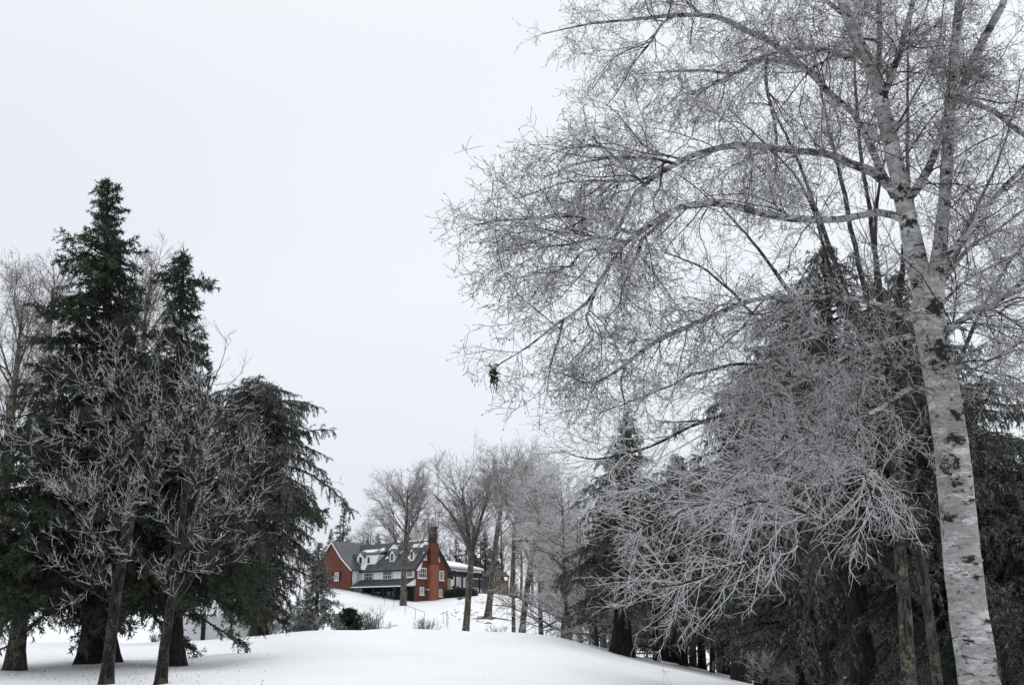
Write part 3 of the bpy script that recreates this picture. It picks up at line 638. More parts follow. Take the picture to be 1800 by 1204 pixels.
def world_tree(name, label, cat, line, nseg, group=None, **kw):
    """trunk given in source pixels; the thing sits at its foot"""
    P, R = pxline(line, nseg); base = P[0].copy(); gzb = gz(base[0], base[1])
    P = P-np.array([base[0], base[1], gzb]); me = broadleaf(P, R, **kw)
    return plant(name, label, cat, (base[0], base[1], gzb), me, group)
yL = on_ground(188, 1202)[1]/KD
world_tree('frosted_tree', 'frost covered bare tree with spreading twigs in front of the tallest spruce', 'bare tree',
    [(186, 1215, yL, 23), (194, 1130, yL, 20), (210, 1010, yL, 18), (232, 900, yL, 15), (243, 820, yL+.2, 10), (240, 760, yL+.3, 8), (236, 700, yL+.3, 5), (240, 620, yL+.3, 2.5)], 30,
    seed=5, n1=26, t0=.2, len1=(4.3, 1.3), ang1=56, trop1=.045, ang_bias=(-.25, -.4, 0), d2=2.5, l2=1.5, d3=6.0, l3=.36, d4=5.0, l4=.11, trop=(0, 0, .07), rt=.0050, wob=.08, limb_r=.009, zig=.09, tips=(.3, .35), flare=.55, trunk_mat=M_bark_front, twig_mat=M_twig_bright)
yL2 = on_ground(283, 1203)[1]/KD
world_tree('frosted_tree', 'frosted bare tree with rightward sweeping twigs in front of the narrower spruce', 'bare tree',
    [(281, 1215, yL2, 20), (290, 1130, yL2, 18), (302, 1050, yL2, 16), (312, 980, yL2, 14), (326, 860, yL2+.2, 11), (342, 790, yL2+.3, 8), (356, 730, yL2+.3, 5), (370, 660, yL2+.3, 2.5)], 30,
    seed=14, n1=26, t0=.22, len1=(3.9, 1.6), ang1=54, trop1=.05, ang_bias=(.35, -.3, 0), d2=2.5, l2=1.5, d3=6.0, l3=.36, d4=5.0, l4=.11, trop=(.02, 0, .07), rt=.0050, wob=.08, limb_r=.009, zig=.09, tips=(.3, .35), flare=.55, trunk_mat=M_bark_front, twig_mat=M_twig_bright)
# tall bare trees beyond the left spruces
bg = 'tall bare trees standing beyond the left spruces'
world_tree('bare_tree', 'tall pale bare tree at the left edge behind the spruces', 'bare tree',
    [(12, 1070, 48, 26), (8, 900, 48, 22), (16, 760, 48, 16), (30, 640, 48, 9), (40, 540, 48, 3)], 26, bg, seed=41, n1=22, t0=.3, len1=(7, 3.5), ang1=38, trop1=.05, d2=2.2, l2=2.2, d3=4, l3=.9, d4=3, l4=.4, trop=(0, 0, .04), rt=.011, trunk_mat=M_bark_far, twig_mat=M_twig_far)
world_tree('bare_tree', 'tall pale bare tree showing between the two dark spruces', 'bare tree',
    [(225, 1080, 46, 20), (232, 900, 46, 18), (240, 740, 46, 13), (252, 600, 46, 7), (258, 520, 46, 3)], 26, bg, seed=43, n1=18, t0=.35, len1=(6, 3), ang1=30, trop1=.08, d2=2.2, l2=2.0, d3=4, l3=.9, d4=3, l4=.4, trop=(0, 0, .05), rt=.011, trunk_mat=M_bark_far, twig_mat=M_twig_far)
world_tree('bare_tree', 'bare tree whose twigs rise behind the right slope of the tallest spruce', 'bare tree',
    [(95, 1080, 52, 20), (98, 900, 52, 18), (92, 740, 52, 13), (88, 600, 52, 7), (92, 505, 52, 3)], 26, bg, seed=47, n1=18, t0=.35, len1=(7, 3), ang1=34, trop1=.08, d2=2.2, l2=2.0, d3=4, l3=.9, d4=3, l4=.4, trop=(0, 0, .05), rt=.011, trunk_mat=M_bark_far, twig_mat=M_twig_far)

# maples before the house
yM1 = on_ground(709, 1064, 60)[1]/KD; yM3 = on_ground(857, 1084, 60)[1]/KD; print('yM', yM1*KD, yM3*KD)
mg = 'bare maples on the slope before the house'
mk = dict(trunk_mat=M_bark_far, twig_mat=M_twig_far)
def maple(label, line, n, **kw):
    k = dict(n1=16, t0=.38, len1=(6.5, 3.5), ang1=38, trop1=.07, d2=2.0, l2=2.4, d3=3.4, l3=1.1, d4=3.0, l4=.5, trop=(0, 0, .05), rt=.009, sides=12, limb_r=.011); k.update(mk); k.update(kw)
    return world_tree('maple_tree', label, 'maple', line, n, mg, **k)
maple('bare maple with a straight grey trunk directly in front of the white facade', [(709, 1064, yM1, 10.5), (710, 1000, yM1, 9), (714, 970, yM1, 8), (713, 935, yM1, 6), (716, 900, yM1, 4.5), (716, 868, yM1, 2)], 24, seed=51, n1=28, t0=.32, len1=(7.6, 5.4), ang1=50, rt=.012, limb_r=.012)
maple('bare maple with forked trunk and vase shaped crown right of the chimney', [(818, 1118, 60, 12), (824, 1040, 60, 10.5), (828, 985, 60, 10), (826, 955, 60, 7), (818, 905, 60, 5), (812, 858, 60, 2)], 24, seed=52, n1=24, t0=.42, len1=(4.6, 3.6), ang1=42, trop1=.05,
      extra=[np.stack([pxline(l_, 10)[k] for l_ in ([(830, 985, 60, 8), (815, 940, 60, 7), (790, 900, 59.5, 4), (765, 870, 59, 2)], [(830, 975, 60, 8), (843, 920, 60.3, 6), (855, 880, 60.5, 4), (862, 835, 60.5, 2)])])-(0 if k else np.append(at(818, 1118, 60*KD)[:2], gz(*at(818, 1118, 60*KD)[:2]))) for k in (0, 1)])
maple('leaning bare maple rooted in a bare earth patch on the slope', [(857, 1085, yM3, 12), (865, 1020, yM3, 10), (872, 950, yM3, 9), (882, 890, yM3, 6), (888, 870, yM3, 4), (890, 850, yM3, 2)], 24, seed=53, n1=20, t0=.42, len1=(6.2, 4.6), ang1=42, rt=.011, limb_r=.012)
maple('slim pale trunked maple right of the leaning one', [(903, 1118, 55, 7), (902, 1030, 55, 6.5), (903, 950, 55, 6), (907, 900, 55, 4), (910, 855, 55, 2)], 24, seed=54, n1=20, t0=.42, len1=(4.4, 3.2), ang1=42, trop1=.08)
maple('short trunked maple leaning right, rightmost of the trunks on the crest', [(917, 1118, 50, 11.5), (922, 1070, 50, 10.5), (930, 1010, 50, 10), (942, 940, 50, 7), (948, 910, 50, 4), (952, 885, 50, 2)], 24, seed=55, n1=20, t0=.3, len1=(4.6, 3), ang1=42, trop1=.03, d2=2.6, d3=5, l3=.7, twig_mat=M_twig_pale, trop=(0, 0, 0))

# ------------------------------------------------------------------ the white birch close by on the right
def rel(PR, base): return PR[0]-base, PR[1]
TB = [(1734, 1300, 9.2, 76), (1722, 1200, 9.2, 70), (1703, 1080, 9.2, 66), (1690, 970, 9.2, 63), (1680, 860, 9.2, 60), (1668, 750, 9.2, 57), (1652, 660, 9.2, 55), (1638, 590, 9.2, 54), (1628, 530, 9.2, 52)]
ST1 = [(1632, 550, 9.2, 46), (1624, 510, 9.2, 40), (1612, 465, 9.2, 38), (1601, 410, 9.2, 34), (1590, 360, 9.2, 32), (1577, 300, 9.25, 29), (1562, 235, 9.3, 27), (1547, 175, 9.3, 25), (1526, 110, 9.3, 22), (1500, 55, 9.35, 19), (1480, 0, 9.4, 16), (1462, -80, 9.4, 12), (1450, -170, 9.4, 6)]
ST2 = [(1640, 550, 9.2, 40), (1644, 500, 9.15, 32), (1650, 450, 9.1, 26), (1656, 395, 9.1, 23), (1662, 330, 9.05, 21), (1667, 250, 9.0, 20), (1672, 160, 9.0, 18), (1680, 70, 9.0, 16), (1686, 0, 9.0, 13), (1692, -90, 9.0, 9), (1696, -170, 9, 4)]
bb = at(1722, 1200, 9.2*KD); gb = gz(bb[0]+.15, bb[1]); 
Pt, Rt = pxline(TB, 60); baseB = np.array([Pt[0][0], Pt[0][1], min(gz(Pt[0][0], Pt[0][1]), Pt[0][2])])
birch = thing('birch_tree', baseB, 'large white birch with peeling bark and arching limbs, nearest tree at the right', 'birch')
tg = Geo()
foot = np.array([[Pt[0][0]+.01, Pt[0][1], baseB[2]-.3]]); Pt2 = np.concatenate([foot, Pt]) if Pt[0][2] > baseB[2]+.05 else Pt; Rt2 = np.concatenate([[Rt[0]*1.1], Rt]) if len(Pt2) > len(Pt) else Rt
trunk_tube(tg, Pt2-baseB, Rt2, 40, .05, 3)
s1, s2 = pxline(ST1, 90), pxline(ST2, 80)
trunk_tube(tg, s1[0]-baseB, s1[1], 30, .06, 5); trunk_tube(tg, s2[0]-baseB, s2[1], 26, .07, 9)
rng = rng_(77)
for (PP, RR, cnt) in ((Pt, Rt, 16), (s1[0], s1[1], 16), (s2[0], s2[1], 14)):      # curls of peeling bark and knobs standing off the trunk
    for _ in range(cnt):
        k = rng.integers(2, len(PP)-8); a = rng.uniform(0, 2*PI); r = RR[k]; h = rng.uniform(.015, .05)
        th = np.linspace(a, a+rng.uniform(.5, 1.3), 6); off = np.linspace(1.0, 1.0+rng.uniform(.06, .22), 6)
        ring = np.stack([np.cos(th)*r*off, np.sin(th)*r*off, np.zeros(6)], 1)+PP[k]-baseB
        tg.add(np.concatenate([ring, ring+[0, 0, h]]), [[i, i+1, i+7, i+6] for i in range(5)])
part('trunk', tg, M_birch, birch)
M_scar, t, b = mat('birch_scar', .9); sn = noise_n(t, 18, 6, .7, (1, 1, 1.5)); t.links.new(ramp(t, sn, [(.38, (.012, .011, .011)), (.62, (.07, .066, .062)), (.75, (.3, .29, .28))]), b.inputs[BC]); bump(t, b, sn, 1, .03)
def scar(PP, RR, py, side, wa, hh, seed):
    # an irregular dark scab of rough bark standing a little proud of the trunk
    pyv = np.array([602-F*(((p[2]-EYE)*cP-p[1]*sP)/zdepth(p)) for p in PP]); k = int(np.argmin(abs(pyv-py))); c = PP[k]-baseB; R_ = RR[k]
    ax = norm((PP[min(k+2, len(PP)-1)]-PP[max(k-2, 0)])[None])[0]; nu, nv = 34, 26; V_ = []; keep = []
    for j in range(nv+1):
        for i in range(nu+1):
            a = side+(i/nu-.5)*wa-PI/2; v = (j/nv-.5)*hh; uu, vv = (i/nu-.5)*2, (j/nv-.5)*2
            n1_ = mnoise.noise(Vector((uu*2.2+seed*5, vv*2.2, seed))); n2_ = mnoise.noise(Vector((uu*7+seed, vv*7, seed*2)))
            f = 1-(uu*uu+vv*vv)**.5+n1_*.95+n2_*.8; keep.append(f); rr2 = R_*(1.012+max(0, min(f, .7))*(.10+.10*n2_))
            V_.append(c+ax*v+np.array([math.cos(a)*rr2, math.sin(a)*rr2, 0]))
    Q_ = []
    for j in range(nv):
        for i in range(nu):
            q_ = [j*(nu+1)+i, j*(nu+1)+i+1, (j+1)*(nu+1)+i+1, (j+1)*(nu+1)+i]
            if min(keep[z] for z in q_) > .3: Q_.append(q_)
    if Q_: g_ = Geo(); g_.add(V_, Q_); part('bark_scar', g_, M_scar, birch)
for py, side, wa, hh in ((620, .0, 2.6, .50), (655, -.5, 1.3, .22), (735, .2, 1.5, .24), (770, -.1, 1.6, .20), (815, -.6, 1.6, .30), (845, -.3, 1.2, .16), (880, .5, .9, .10), (905, -.9, 1.0, .16), (992, .0, 1.5, .14), (1012, .3, .8, .08), (1085, .7, .9, .12), (1120, -.7, .8, .10), (1175, .9, 1.0, .40), (545, .2, 2.2, .32), (590, .8, 1.0, .14)):
    scar(Pt if py > 535 else s1[0], Rt, py, side, wa, hh, py*.013)
for py, side, wa, hh in ((500, -.9, 1.6, .20), (455, .2, 2.2, .10), (395, -.5, 2.4, .26), (345, -.4, 2.8, .36), (300, .7, 1.5, .2), (255, -.8, 1.2, .1), (215, .3, 1.6, .12), (172, .2, 2.6, .3), (120, -.5, 1.4, .1), (80, .5, 1.4, .1), (30, 0, 1.5, .12)): scar(s1[0], s1[1], py, side, wa, hh, py*.017+2)
for py, side, wa, hh in ((480, .3, 2.2, .2), (445, .2, 2.4, .28), (405, -.5, 1.6, .12), (360, .5, 1.8, .14), (310, -.2, 2, .12), (262, .2, 2.6, .2), (222, -.2, 2.2, .16), (185, .4, 2.2, .2), (140, -.4, 2, .12), (100, .3, 2, .14), (50, 0, 2, .14)): scar(s2[0], s2[1], py, side, wa, hh, py*.019+5)
y0 = 9.2
LIMBS = [
 [(1578, 345, y0, 19), (1540, 306, y0-.1, 16), (1500, 288, y0-.2, 14), (1450, 270, y0-.3, 13), (1400, 266, y0-.4, 12), (1340, 257, y0-.5, 12), (1283, 257, y0-.6, 11), (1233, 270, y0-.7, 10), (1183, 291, y0-.8, 9), (1135, 323, y0-.85, 8), (1108, 352, y0-.9, 6), (1093, 393, y0-.9, 5), (1070, 440, y0-.9, 3)],
 [(1590, 385, y0, 16), (1545, 372, y0-.2, 12), (1480, 384, y0-.5, 12), (1400, 384, y0-.8, 13), (1333, 372, y0-1.0, 13), (1283, 359, y0-1.1, 12), (1233, 357, y0-1.2, 12), (1183, 370, y0-1.3, 11), (1148, 393, y0-1.35, 10), (1120, 412, y0-1.4, 9), (1097, 432, y0-1.4, 8), (1077, 462, y0-1.45, 7), (1055, 497, y0-1.5, 6), (1043, 520, y0-1.5, 6), (1013, 547, y0-1.5, 5), (973, 573, y0-1.5, 4), (933, 607, y0-1.5, 3.5), (883, 637, y0-1.5, 3), (868, 650, y0-1.5, 2)],
 [(1178, 378, y0-1.3, 8), (1150, 405, y0-1.2, 7), (1130, 420, y0-1.1, 7), (1120, 447, y0-1.05, 6), (1107, 477, y0-1, 5), (1093, 510, y0-1, 4), (1088, 537, y0-1, 3), (1067, 560, y0-1, 2)],
 [(1607, 560, y0, 16), (1560, 540, y0-.3, 10), (1490, 525, y0-.6, 9), (1400, 522, y0-.9, 9), (1333, 525, y0-1, 8), (1267, 548, y0-1.1, 8), (1217, 568, y0-1.2, 8), (1167, 592, y0-1.3, 8), (1133, 613, y0-1.35, 7), (1100, 640, y0-1.4, 6), (1067, 662, y0-1.4, 5), (1033, 674, y0-1.4, 4), (985, 655, y0-1.4, 2)],
 [(1572, 345, y0, 16), (1549, 300, y0+.15, 13), (1525, 245, y0+.2, 12), (1500, 200, y0+.3, 11), (1460, 168, y0+.4, 11), (1430, 137, y0+.4, 11), (1395, 108, y0+.5, 11), (1350, 76, y0+.5, 10), (1300, 50, y0+.6, 10), (1260, 33, y0+.6, 9), (1217, 28, y0+.6, 8), (1167, 30, y0+.6, 7), (1100, 37, y0+.6, 5), (1033, 43, y0+.6, 4), (1000, 50, y0+.6, 3), (955, 60, y0+.6, 2)],
 [(1410, 118, y0+.4, 8), (1345, 104, y0+.2, 8), (1300, 126, y0+.1, 6), (1283, 132, y0+.1, 5), (1233, 126, y0, 4.5), (1183, 126, y0-.1, 4), (1117, 130, y0-.2, 2)],
 [(1290, 130, y0+.1, 5), (1262, 144, y0+.1, 5), (1240, 158, y0+.05, 4), (1223, 173, y0, 3)],
 [(1185, 29, y0+.6, 5), (1163, 44, y0+.5, 5), (1135, 86, y0+.4, 4), (1110, 117, y0+.35, 3.5), (1093, 150, y0+.3, 3), (1066, 187, y0+.3, 2)],
 [(1232, 27, y0+.6, 6), (1200, 0, y0+.7, 6), (1160, -40, y0+.7, 5), (1110, -70, y0+.7, 3)],
 [(1595, 352, y0-.05, 17), (1619, 318, y0-.15, 15), (1640, 275, y0-.2, 13), (1652, 240, y0-.2, 13), (1668, 195, y0-.2, 12), (1688, 160, y0-.2, 14), (1704, 120, y0-.2, 15), (1732, 60, y0-.2, 14), (1760, 10, y0-.3, 12), (1785, -60, y0-.3, 8)],
 [(1540, 160, y0+.1, 12), (1545, 100, y0+.2, 10), (1548, 40, y0+.2, 9), (1546, -10, y0+.2, 8), (1540, -90, y0+.2, 4)],
 [(1552, 172, y0+.1, 13), (1570, 120, y0, 11), (1588, 60, y0-.1, 10), (1605, 0, y0-.2, 9), (1620, -80, y0-.2, 5)],
 [(1500, 105, y0+.1, 9), (1450, 88, y0+.1, 8), (1400, 88, y0, 7), (1350, 98, y0-.1, 5), (1300, 110, y0-.2, 3)],
 [(1650, 455, y0-.1, 12), (1669, 442, y0-.2, 11), (1699, 413, y0-.4, 10), (1724, 374, y0-.6, 9), (1760, 335, y0-.8, 8), (1800, 294, y0-1, 7), (1860, 220, y0-1.2, 5)],
 [(1660, 585, y0-.05, 16), (1690, 568, y0-.2, 12), (1719, 545, y0-.4, 10), (1749, 533, y0-.5, 9), (1800, 493, y0-.8, 8), (1870, 450, y0-1, 5)],
 [(1729, 543, y0-.4, 6), (1760, 550, y0-.5, 6), (1790, 570, y0-.6, 5), (1840, 600, y0-.7, 3)],
 [(1672, 168, y0-.1, 11), (1692, 176, y0+.1, 11), (1719, 184, y0+.3, 10), (1749, 199, y0+.5, 10), (1779, 224, y0+.7, 9), (1805, 242, y0+.9, 8), (1880, 290, y0+1.1, 5)],
 [(1650, 510, y0, 8), (1700, 440, y0+.2, 6), (1749, 408, y0+.3, 5), (1800, 369, y0+.5, 4), (1850, 340, y0+.6, 3)],
 [(1648, 545, y0, 7), (1690, 500, y0+.1, 5), (1740, 470, y0+.2, 4), (1800, 440, y0+.3, 3), (1850, 420, y0+.3, 2)],
 [(1645, 620, y0, 8), (1700, 650, y0-.3, 5), (1750, 630, y0-.5, 4), (1800, 600, y0-.7, 3), (1850, 590, y0-.8, 2)],
 [(1488, 30, y0+.2, 9), (1440, -10, y0+.2, 8), (1390, -50, y0+.1, 6), (1330, -90, y0, 3)],
 [(1186, 288, y0-.8, 7), (1150, 280, y0-.9, 6), (1080, 277, y0-1, 5), (1010, 290, y0-1.1, 4), (950, 315, y0-1.2, 2)],
 [(1150, 310, y0-.8, 6), (1100, 318, y0-.9, 5), (1040, 318, y0-1, 4), (980, 325, y0-1.1, 3), (905, 350, y0-1.2, 2)],
 [(1115, 412, y0-1.4, 7), (1085, 400, y0-1.5, 6), (1030, 385, y0-1.6, 5), (960, 383, y0-1.7, 4), (900, 386, y0-1.8, 3), (835, 395, y0-1.8, 2)],
 [(1100, 425, y0-1.4, 6), (1050, 418, y0-1.3, 5), (990, 430, y0-1.3, 4), (920, 436, y0-1.3, 3), (850, 448, y0-1.3, 2)],
 [(1085, 445, y0-1.4, 5), (1030, 440, y0-1.6, 4), (1000, 470, y0-1.7, 4), (960, 490, y0-1.8, 3), (930, 530, y0-1.8, 2)],
 [(990, 565, y0-1.5, 5), (978, 600, y0-1.6, 4), (965, 640, y0-1.6, 3), (962, 690, y0-1.6, 2)],
 [(1045, 518, y0-1.5, 5), (1030, 560, y0-1.3, 4), (1040, 590, y0-1.3, 3), (1000, 640, y0-1.3, 2)],
 [(1210, 283, y0-.7, 5), (1140, 262, y0-.6, 4), (1105, 225, y0-.5, 3), (1085, 195, y0-.5, 2)],
 [(1135, 325, y0-.85, 5), (1060, 260, y0-.9, 4), (1040, 240, y0-.9, 2)],
 [(1345, 104, y0+.2, 6), (1350, 170, y0, 6), (1362, 230, y0-.1, 5), (1364, 300, y0-.1, 4), (1352, 350, y0-.1, 2)],
 [(1100, 640, y0-1.4, 5), (1092, 680, y0-1.4, 4), (1100, 720, y0-1.4, 2)],
 [(1605, 590, y0, 12), (1560, 600, y0-.3, 8), (1500, 620, y0-.6, 7), (1430, 660, y0-.9, 6), (1360, 690, y0-1.1, 5), (1290, 700, y0-1.3, 3)],
 [(1640, 690, y0-.1, 11), (1600, 680, y0-.4, 8), (1540, 720, y0-.8, 7), (1470, 745, y0-1.1, 6), (1400, 780, y0-1.3, 4), (1330, 830, y0-1.5, 3)],
]
limbP, limbR = [], []
for L_ in LIMBS:
    P_, R_ = pxline(L_, 36); n_ = rng.normal(0, 1, (36, 3)); n_ = np.cumsum(n_-n_.mean(0), 0)*.0035; n_ -= np.linspace(0, 1, 36)[:, None]*n_[-1]; P_ = P_+n_
    q = Geo(); trunk_tube(q, P_-baseB, R_, 12, .09, len(limbP)); part('limb', q, M_birch_limb, birch)
    limbP.append(P_-baseB); limbR.append(R_)
# shoots all along limbs and stems, three more orders, the finest ones hanging a little
LP = np.stack(limbP); LR = np.stack(limbR)
stP = np.stack([s1[0][np.linspace(34, 89, 36).astype(int)]-baseB, s2[0][np.linspace(20, 79, 36).astype(int)]-baseB]); stR = np.stack([s1[1][np.linspace(34, 89, 36).astype(int)], s2[1][np.linspace(20, 79, 36).astype(int)]])
AP, AR = np.concatenate([LP, stP]), np.concatenate([LR, stR])
cg = Geo(); rb = rng_(501)
P2, R2 = kids(AP, AR, 7.6, lambda Lp, t: (1.85-1.5*t)*np.ones_like(Lp)*.95, rb, .08, 1, 50, 14, 10, .17, (-.012, -.0, -.004), .55, .0042, .0068, .3)
tubes(cg, P2, R2, 4, 1)
P3_, R3 = kids(P2, R2, 11.0, lambda Lp, t: .48*(1.15-.5*t), rb, .06, 1, 46, 14, 7, .24, (0, 0, -.03), .65, .0037, .008, .5); tubes(cg, P3_, R3, 3, 0)
P4, R4 = kids(P3_, R3, 12.0, lambda Lp, t: .19*np.ones_like(t), rb, .1, 1, 48, 16, 5, .30, (0, 0, -.03), .8, .0035, .012, .75); tubes(cg, P4, R4, 3, 0)
# buds and catkins on the twig ends
for PP, sc in ((P3_, .011), (P4[::2], .008)):
    e = PP[:, -1]; d_ = norm(PP[:, -1]-PP[:, -2]); CP = np.stack([e, e+d_*.012, e+d_*.035], 1); tubes(cg, CP, np.tile([.003, sc*.55, .002], (len(e), 1)), 3, 1)
part('crown', cg, [M_twig, M_limb], birch)
print('birch', len(P2), len(P3_), len(P4))
# ball of mistletoe-like dead leaves caught on a drooping twig
q = Geo(); e0 = at(868, 658, (y0-1.5)*KD); rq = rng_(9); pts = e0+rq.normal(0, 1, (150, 3))*[.022, .022, .045]
d_ = norm(rq.normal(0, 1, (150, 3))-[0, 0, .5]); s_ = norm(np.cross(d_, rq.normal(0, 1, (150, 3)))); 
q.add(np.stack([pts, pts+d_*.02-s_*.011, pts+d_*.05, pts+d_*.02+s_*.011], 1).reshape(-1, 3), np.arange(600).reshape(-1, 4))
tw = grow(e0+rq.normal(0, .012, (9, 3)), norm(rq.normal(0, .35, (9, 3))+[0, 0, -1]), rq.uniform(.12, .32, 9), 7, .22, (0, 0, -.02), rq); tubes(q, tw, np.full((9, 8), .0035), 4)
tag(link('dead_leaf_clump', q.mesh('dead_leaf_clump', [plain('dead_leaves', (.035, .027, .02), .8, .4, 30)])), 'small dark clump of dead leaves caught at the tip of a drooping birch twig', 'leaf clump')

# ------------------------------------------------------------------ frosted broadleaf trees behind and under the birch
def spray_tree(name, label, trunk_line, lines, seed, mats, d2=3.6, l2=1.3, d3=6.5, l3=.5, d4=7, l4=.17, trop=(0, 0, 0), rt=.0045, n=26, wob=.1, sides=22, group=None, ts=.1):
    P0, R0 = pxline(trunk_line, 50); base = np.array([P0[0][0], P0[0][1], gz(P0[0][0], P0[0][1])])
    tg, cg = Geo(), Geo(); P0 = P0-base
    if P0[0][2] > 0: P0 = np.concatenate([[[P0[0][0], 0, -.3]], P0]); R0 = np.concatenate([[R0[0]*1.15], R0])
    trunk_tube(tg, P0, R0, sides, .08, seed, .1); rg = rng_(seed)
    o = thing(name, base, label, 'bare tree', group); part('trunk', tg, mats[0], o)
    LPs, LRs = [], []
    for L_ in lines:
        P_, R_ = pxline(L_, n); w_ = np.cumsum(rg.normal(0, 1, (n, 3)), 0)*.012; w_ -= np.linspace(0, 1, n)[:, None]*w_[-1]; P_ = P_-base+w_
        q = Geo(); trunk_tube(q, P_, R_, 8, .08, seed); part('limb', q, mats[1], o); LPs.append(P_); LRs.append(R_)
    A, B = np.stack(LPs), np.stack(LRs)
    P2, R2 = kids(A, B, d2, lambda Lp, t: l2*(1.25-.7*t), rg, ts, 1, 44, 13, 10, wob, trop, .6, rt*1.3, .008, .3); tubes(cg, P2, R2, 4, 0)
    P3_, R3 = kids(P2, R2, d3, lambda Lp, t: l3*(1.2-.5*t), rg, .08, 1, 42, 13, 7, .2, trop, .7, rt, .009, .35); tubes(cg, P3_, R3, 3, 0)
    P4, R4 = kids(P3_, R3, d4, lambda Lp, t: l4*np.ones_like(t), rg, .1, 1, 42, 13, 4, .26, trop, .8, rt*.9, .012, .45); tubes(cg, P4, R4, 3, 0)
    part('crown', cg, mats[2], o); print(label[:20], len(P4)); return o
a = 13.0
spray_tree('bare_tree', 'many stemmed bare tree with lichen covered trunk fanning up behind the birch',
    [(1600, 1230, a, 26), (1592, 1100, a, 24), (1583, 980, a, 21), (1574, 860, a, 18), (1570, 760, a, 15)],
    [[(1572, 790, a, 14), (1500, 560, a, 11), (1440, 390, a, 8), (1390, 260, a, 5), (1350, 170, a, 2)],
     [(1570, 770, a, 14), (1520, 520, a, 10), (1480, 330, a+.4, 8), (1450, 200, a+.5, 5), (1425, 60, a+.5, 2)],
     [(1575, 770, a, 14), (1545, 500, a, 10), (1520, 300, a+.3, 7), (1505, 150, a+.4, 5), (1500, 20, a+.4, 2)],
     [(1580, 760, a, 13), (1590, 500, a, 10), (1602, 300, a+.4, 7), (1600, 120, a+.6, 4), (1602, 10, a+.6, 2)],
     [(1565, 800, a, 13), (1450, 620, a, 9), (1370, 490, a-.3, 7), (1300, 400, a-.3, 4), (1230, 330, a-.3, 2)],
     [(1575, 790, a, 12), (1640, 560, a, 8), (1700, 400, a+.2, 6), (1765, 250, a+.2, 4), (1800, 120, a+.2, 2)],
     [(1580, 800, a, 12), (1680, 640, a, 8), (1740, 520, a, 6), (1800, 430, a, 4), (1860, 350, a, 2)],
     [(1572, 740, a, 9), (1470, 500, a+.5, 7), (1410, 330, a+.6, 5), (1340, 250, a+.7, 3), (1280, 190, a+.7, 2)],
     [(1560, 820, a, 10), (1440, 700, a+.3, 7), (1330, 560, a+.3, 6), (1250, 480, a+.3, 4), (1160, 440, a+.3, 2)],
     [(1570, 700, a, 9), (1540, 470, a+.8, 7), (1555, 280, a+.9, 5), (1640, 100, a+1, 3), (1660, 0, a+1, 2)]],
    611, (M_bark_moss, M_limb, M_twig_dark), d2=2.3, l2=1.5, d3=4.5, l3=.6, d4=5, l4=.2, trop=(0, 0, .03), rt=.0044)
c_ = 11.2
spray_tree('bare_tree', 'slender trunked tree whose long frosted twigs hang low to the left of the birch',
    [(1652, 1230, c_, 19), (1638, 1120, c_, 18), (1620, 1000, c_, 17), (1597, 900, c_, 15), (1578, 800, c_, 13), (1569, 720, c_, 8)],
    [[(1602, 925, c_, 9), (1500, 880, c_-.3, 9), (1400, 850, c_-.7, 7), (1300, 868, c_-1.1, 6), (1200, 900, c_-1.4, 4), (1110, 935, c_-1.5, 2)],
     [(1592, 870, c_, 9), (1480, 780, c_-.3, 9), (1370, 722, c_-.6, 7), (1260, 730, c_-.9, 6), (1150, 775, c_-1.1, 4), (1050, 800, c_-1.2, 3), (985, 790, c_-1.2, 1.5)],
     [(1624, 1060, c_, 8), (1545, 1000, c_-.6, 9), (1470, 950, c_-1.1, 7), (1400, 900, c_-1.5, 6), (1310, 890, c_-1.9, 4), (1240, 930, c_-2.1, 2)],
     [(1575, 830, c_, 11), (1450, 690, c_-.1, 8), (1330, 640, c_-.2, 6), (1220, 660, c_-.4, 5), (1120, 700, c_-.5, 3), (1050, 730, c_-.5, 2)],
     [(1609, 960, c_, 8), (1480, 950, c_-.2, 8), (1380, 970, c_-.5, 6), (1280, 1005, c_-.8, 4), (1200, 1020, c_-.9, 3), (1140, 1035, c_-1, 2)],
     [(1613, 980, c_, 7), (1520, 860, c_-.8, 7), (1440, 800, c_-1.3, 5), (1350, 800, c_-1.7, 4), (1270, 850, c_-2, 2)],
     [(1568, 740, c_, 8), (1520, 640, c_+.2, 6), (1440, 580, c_+.2, 4), (1350, 560, c_+.2, 3), (1280, 590, c_+.2, 2)],
     [(1605, 940, c_, 6), (1560, 860, c_-1, 6), (1530, 820, c_-1.8, 5), (1520, 840, c_-2.4, 4), (1540, 900, c_-2.8, 2)],
     [(1589, 862, c_, 7), (1530, 760, c_-1, 6), (1470, 730, c_-1.6, 5), (1400, 740, c_-2.2, 4), (1360, 800, c_-2.5, 2)],
     [(1575, 785, c_, 8), (1400, 780, c_+.6, 6), (1280, 820, c_+.6, 5), (1170, 850, c_+.6, 3), (1090, 880, c_+.6, 2)],
     [(1589, 860, c_, 7), (1400, 900, c_+.6, 6), (1290, 950, c_+.6, 5), (1200, 985, c_+.6, 3), (1120, 1000, c_+.6, 2)]],
    623, (M_bark_grey, M_limb, M_twig_lower), d2=4.2, l2=1.5, d3=5.6, l3=.5, d4=5.2, l4=.18, trop=(-.02, -.01, -.004), rt=.0043, wob=.11, ts=.34)

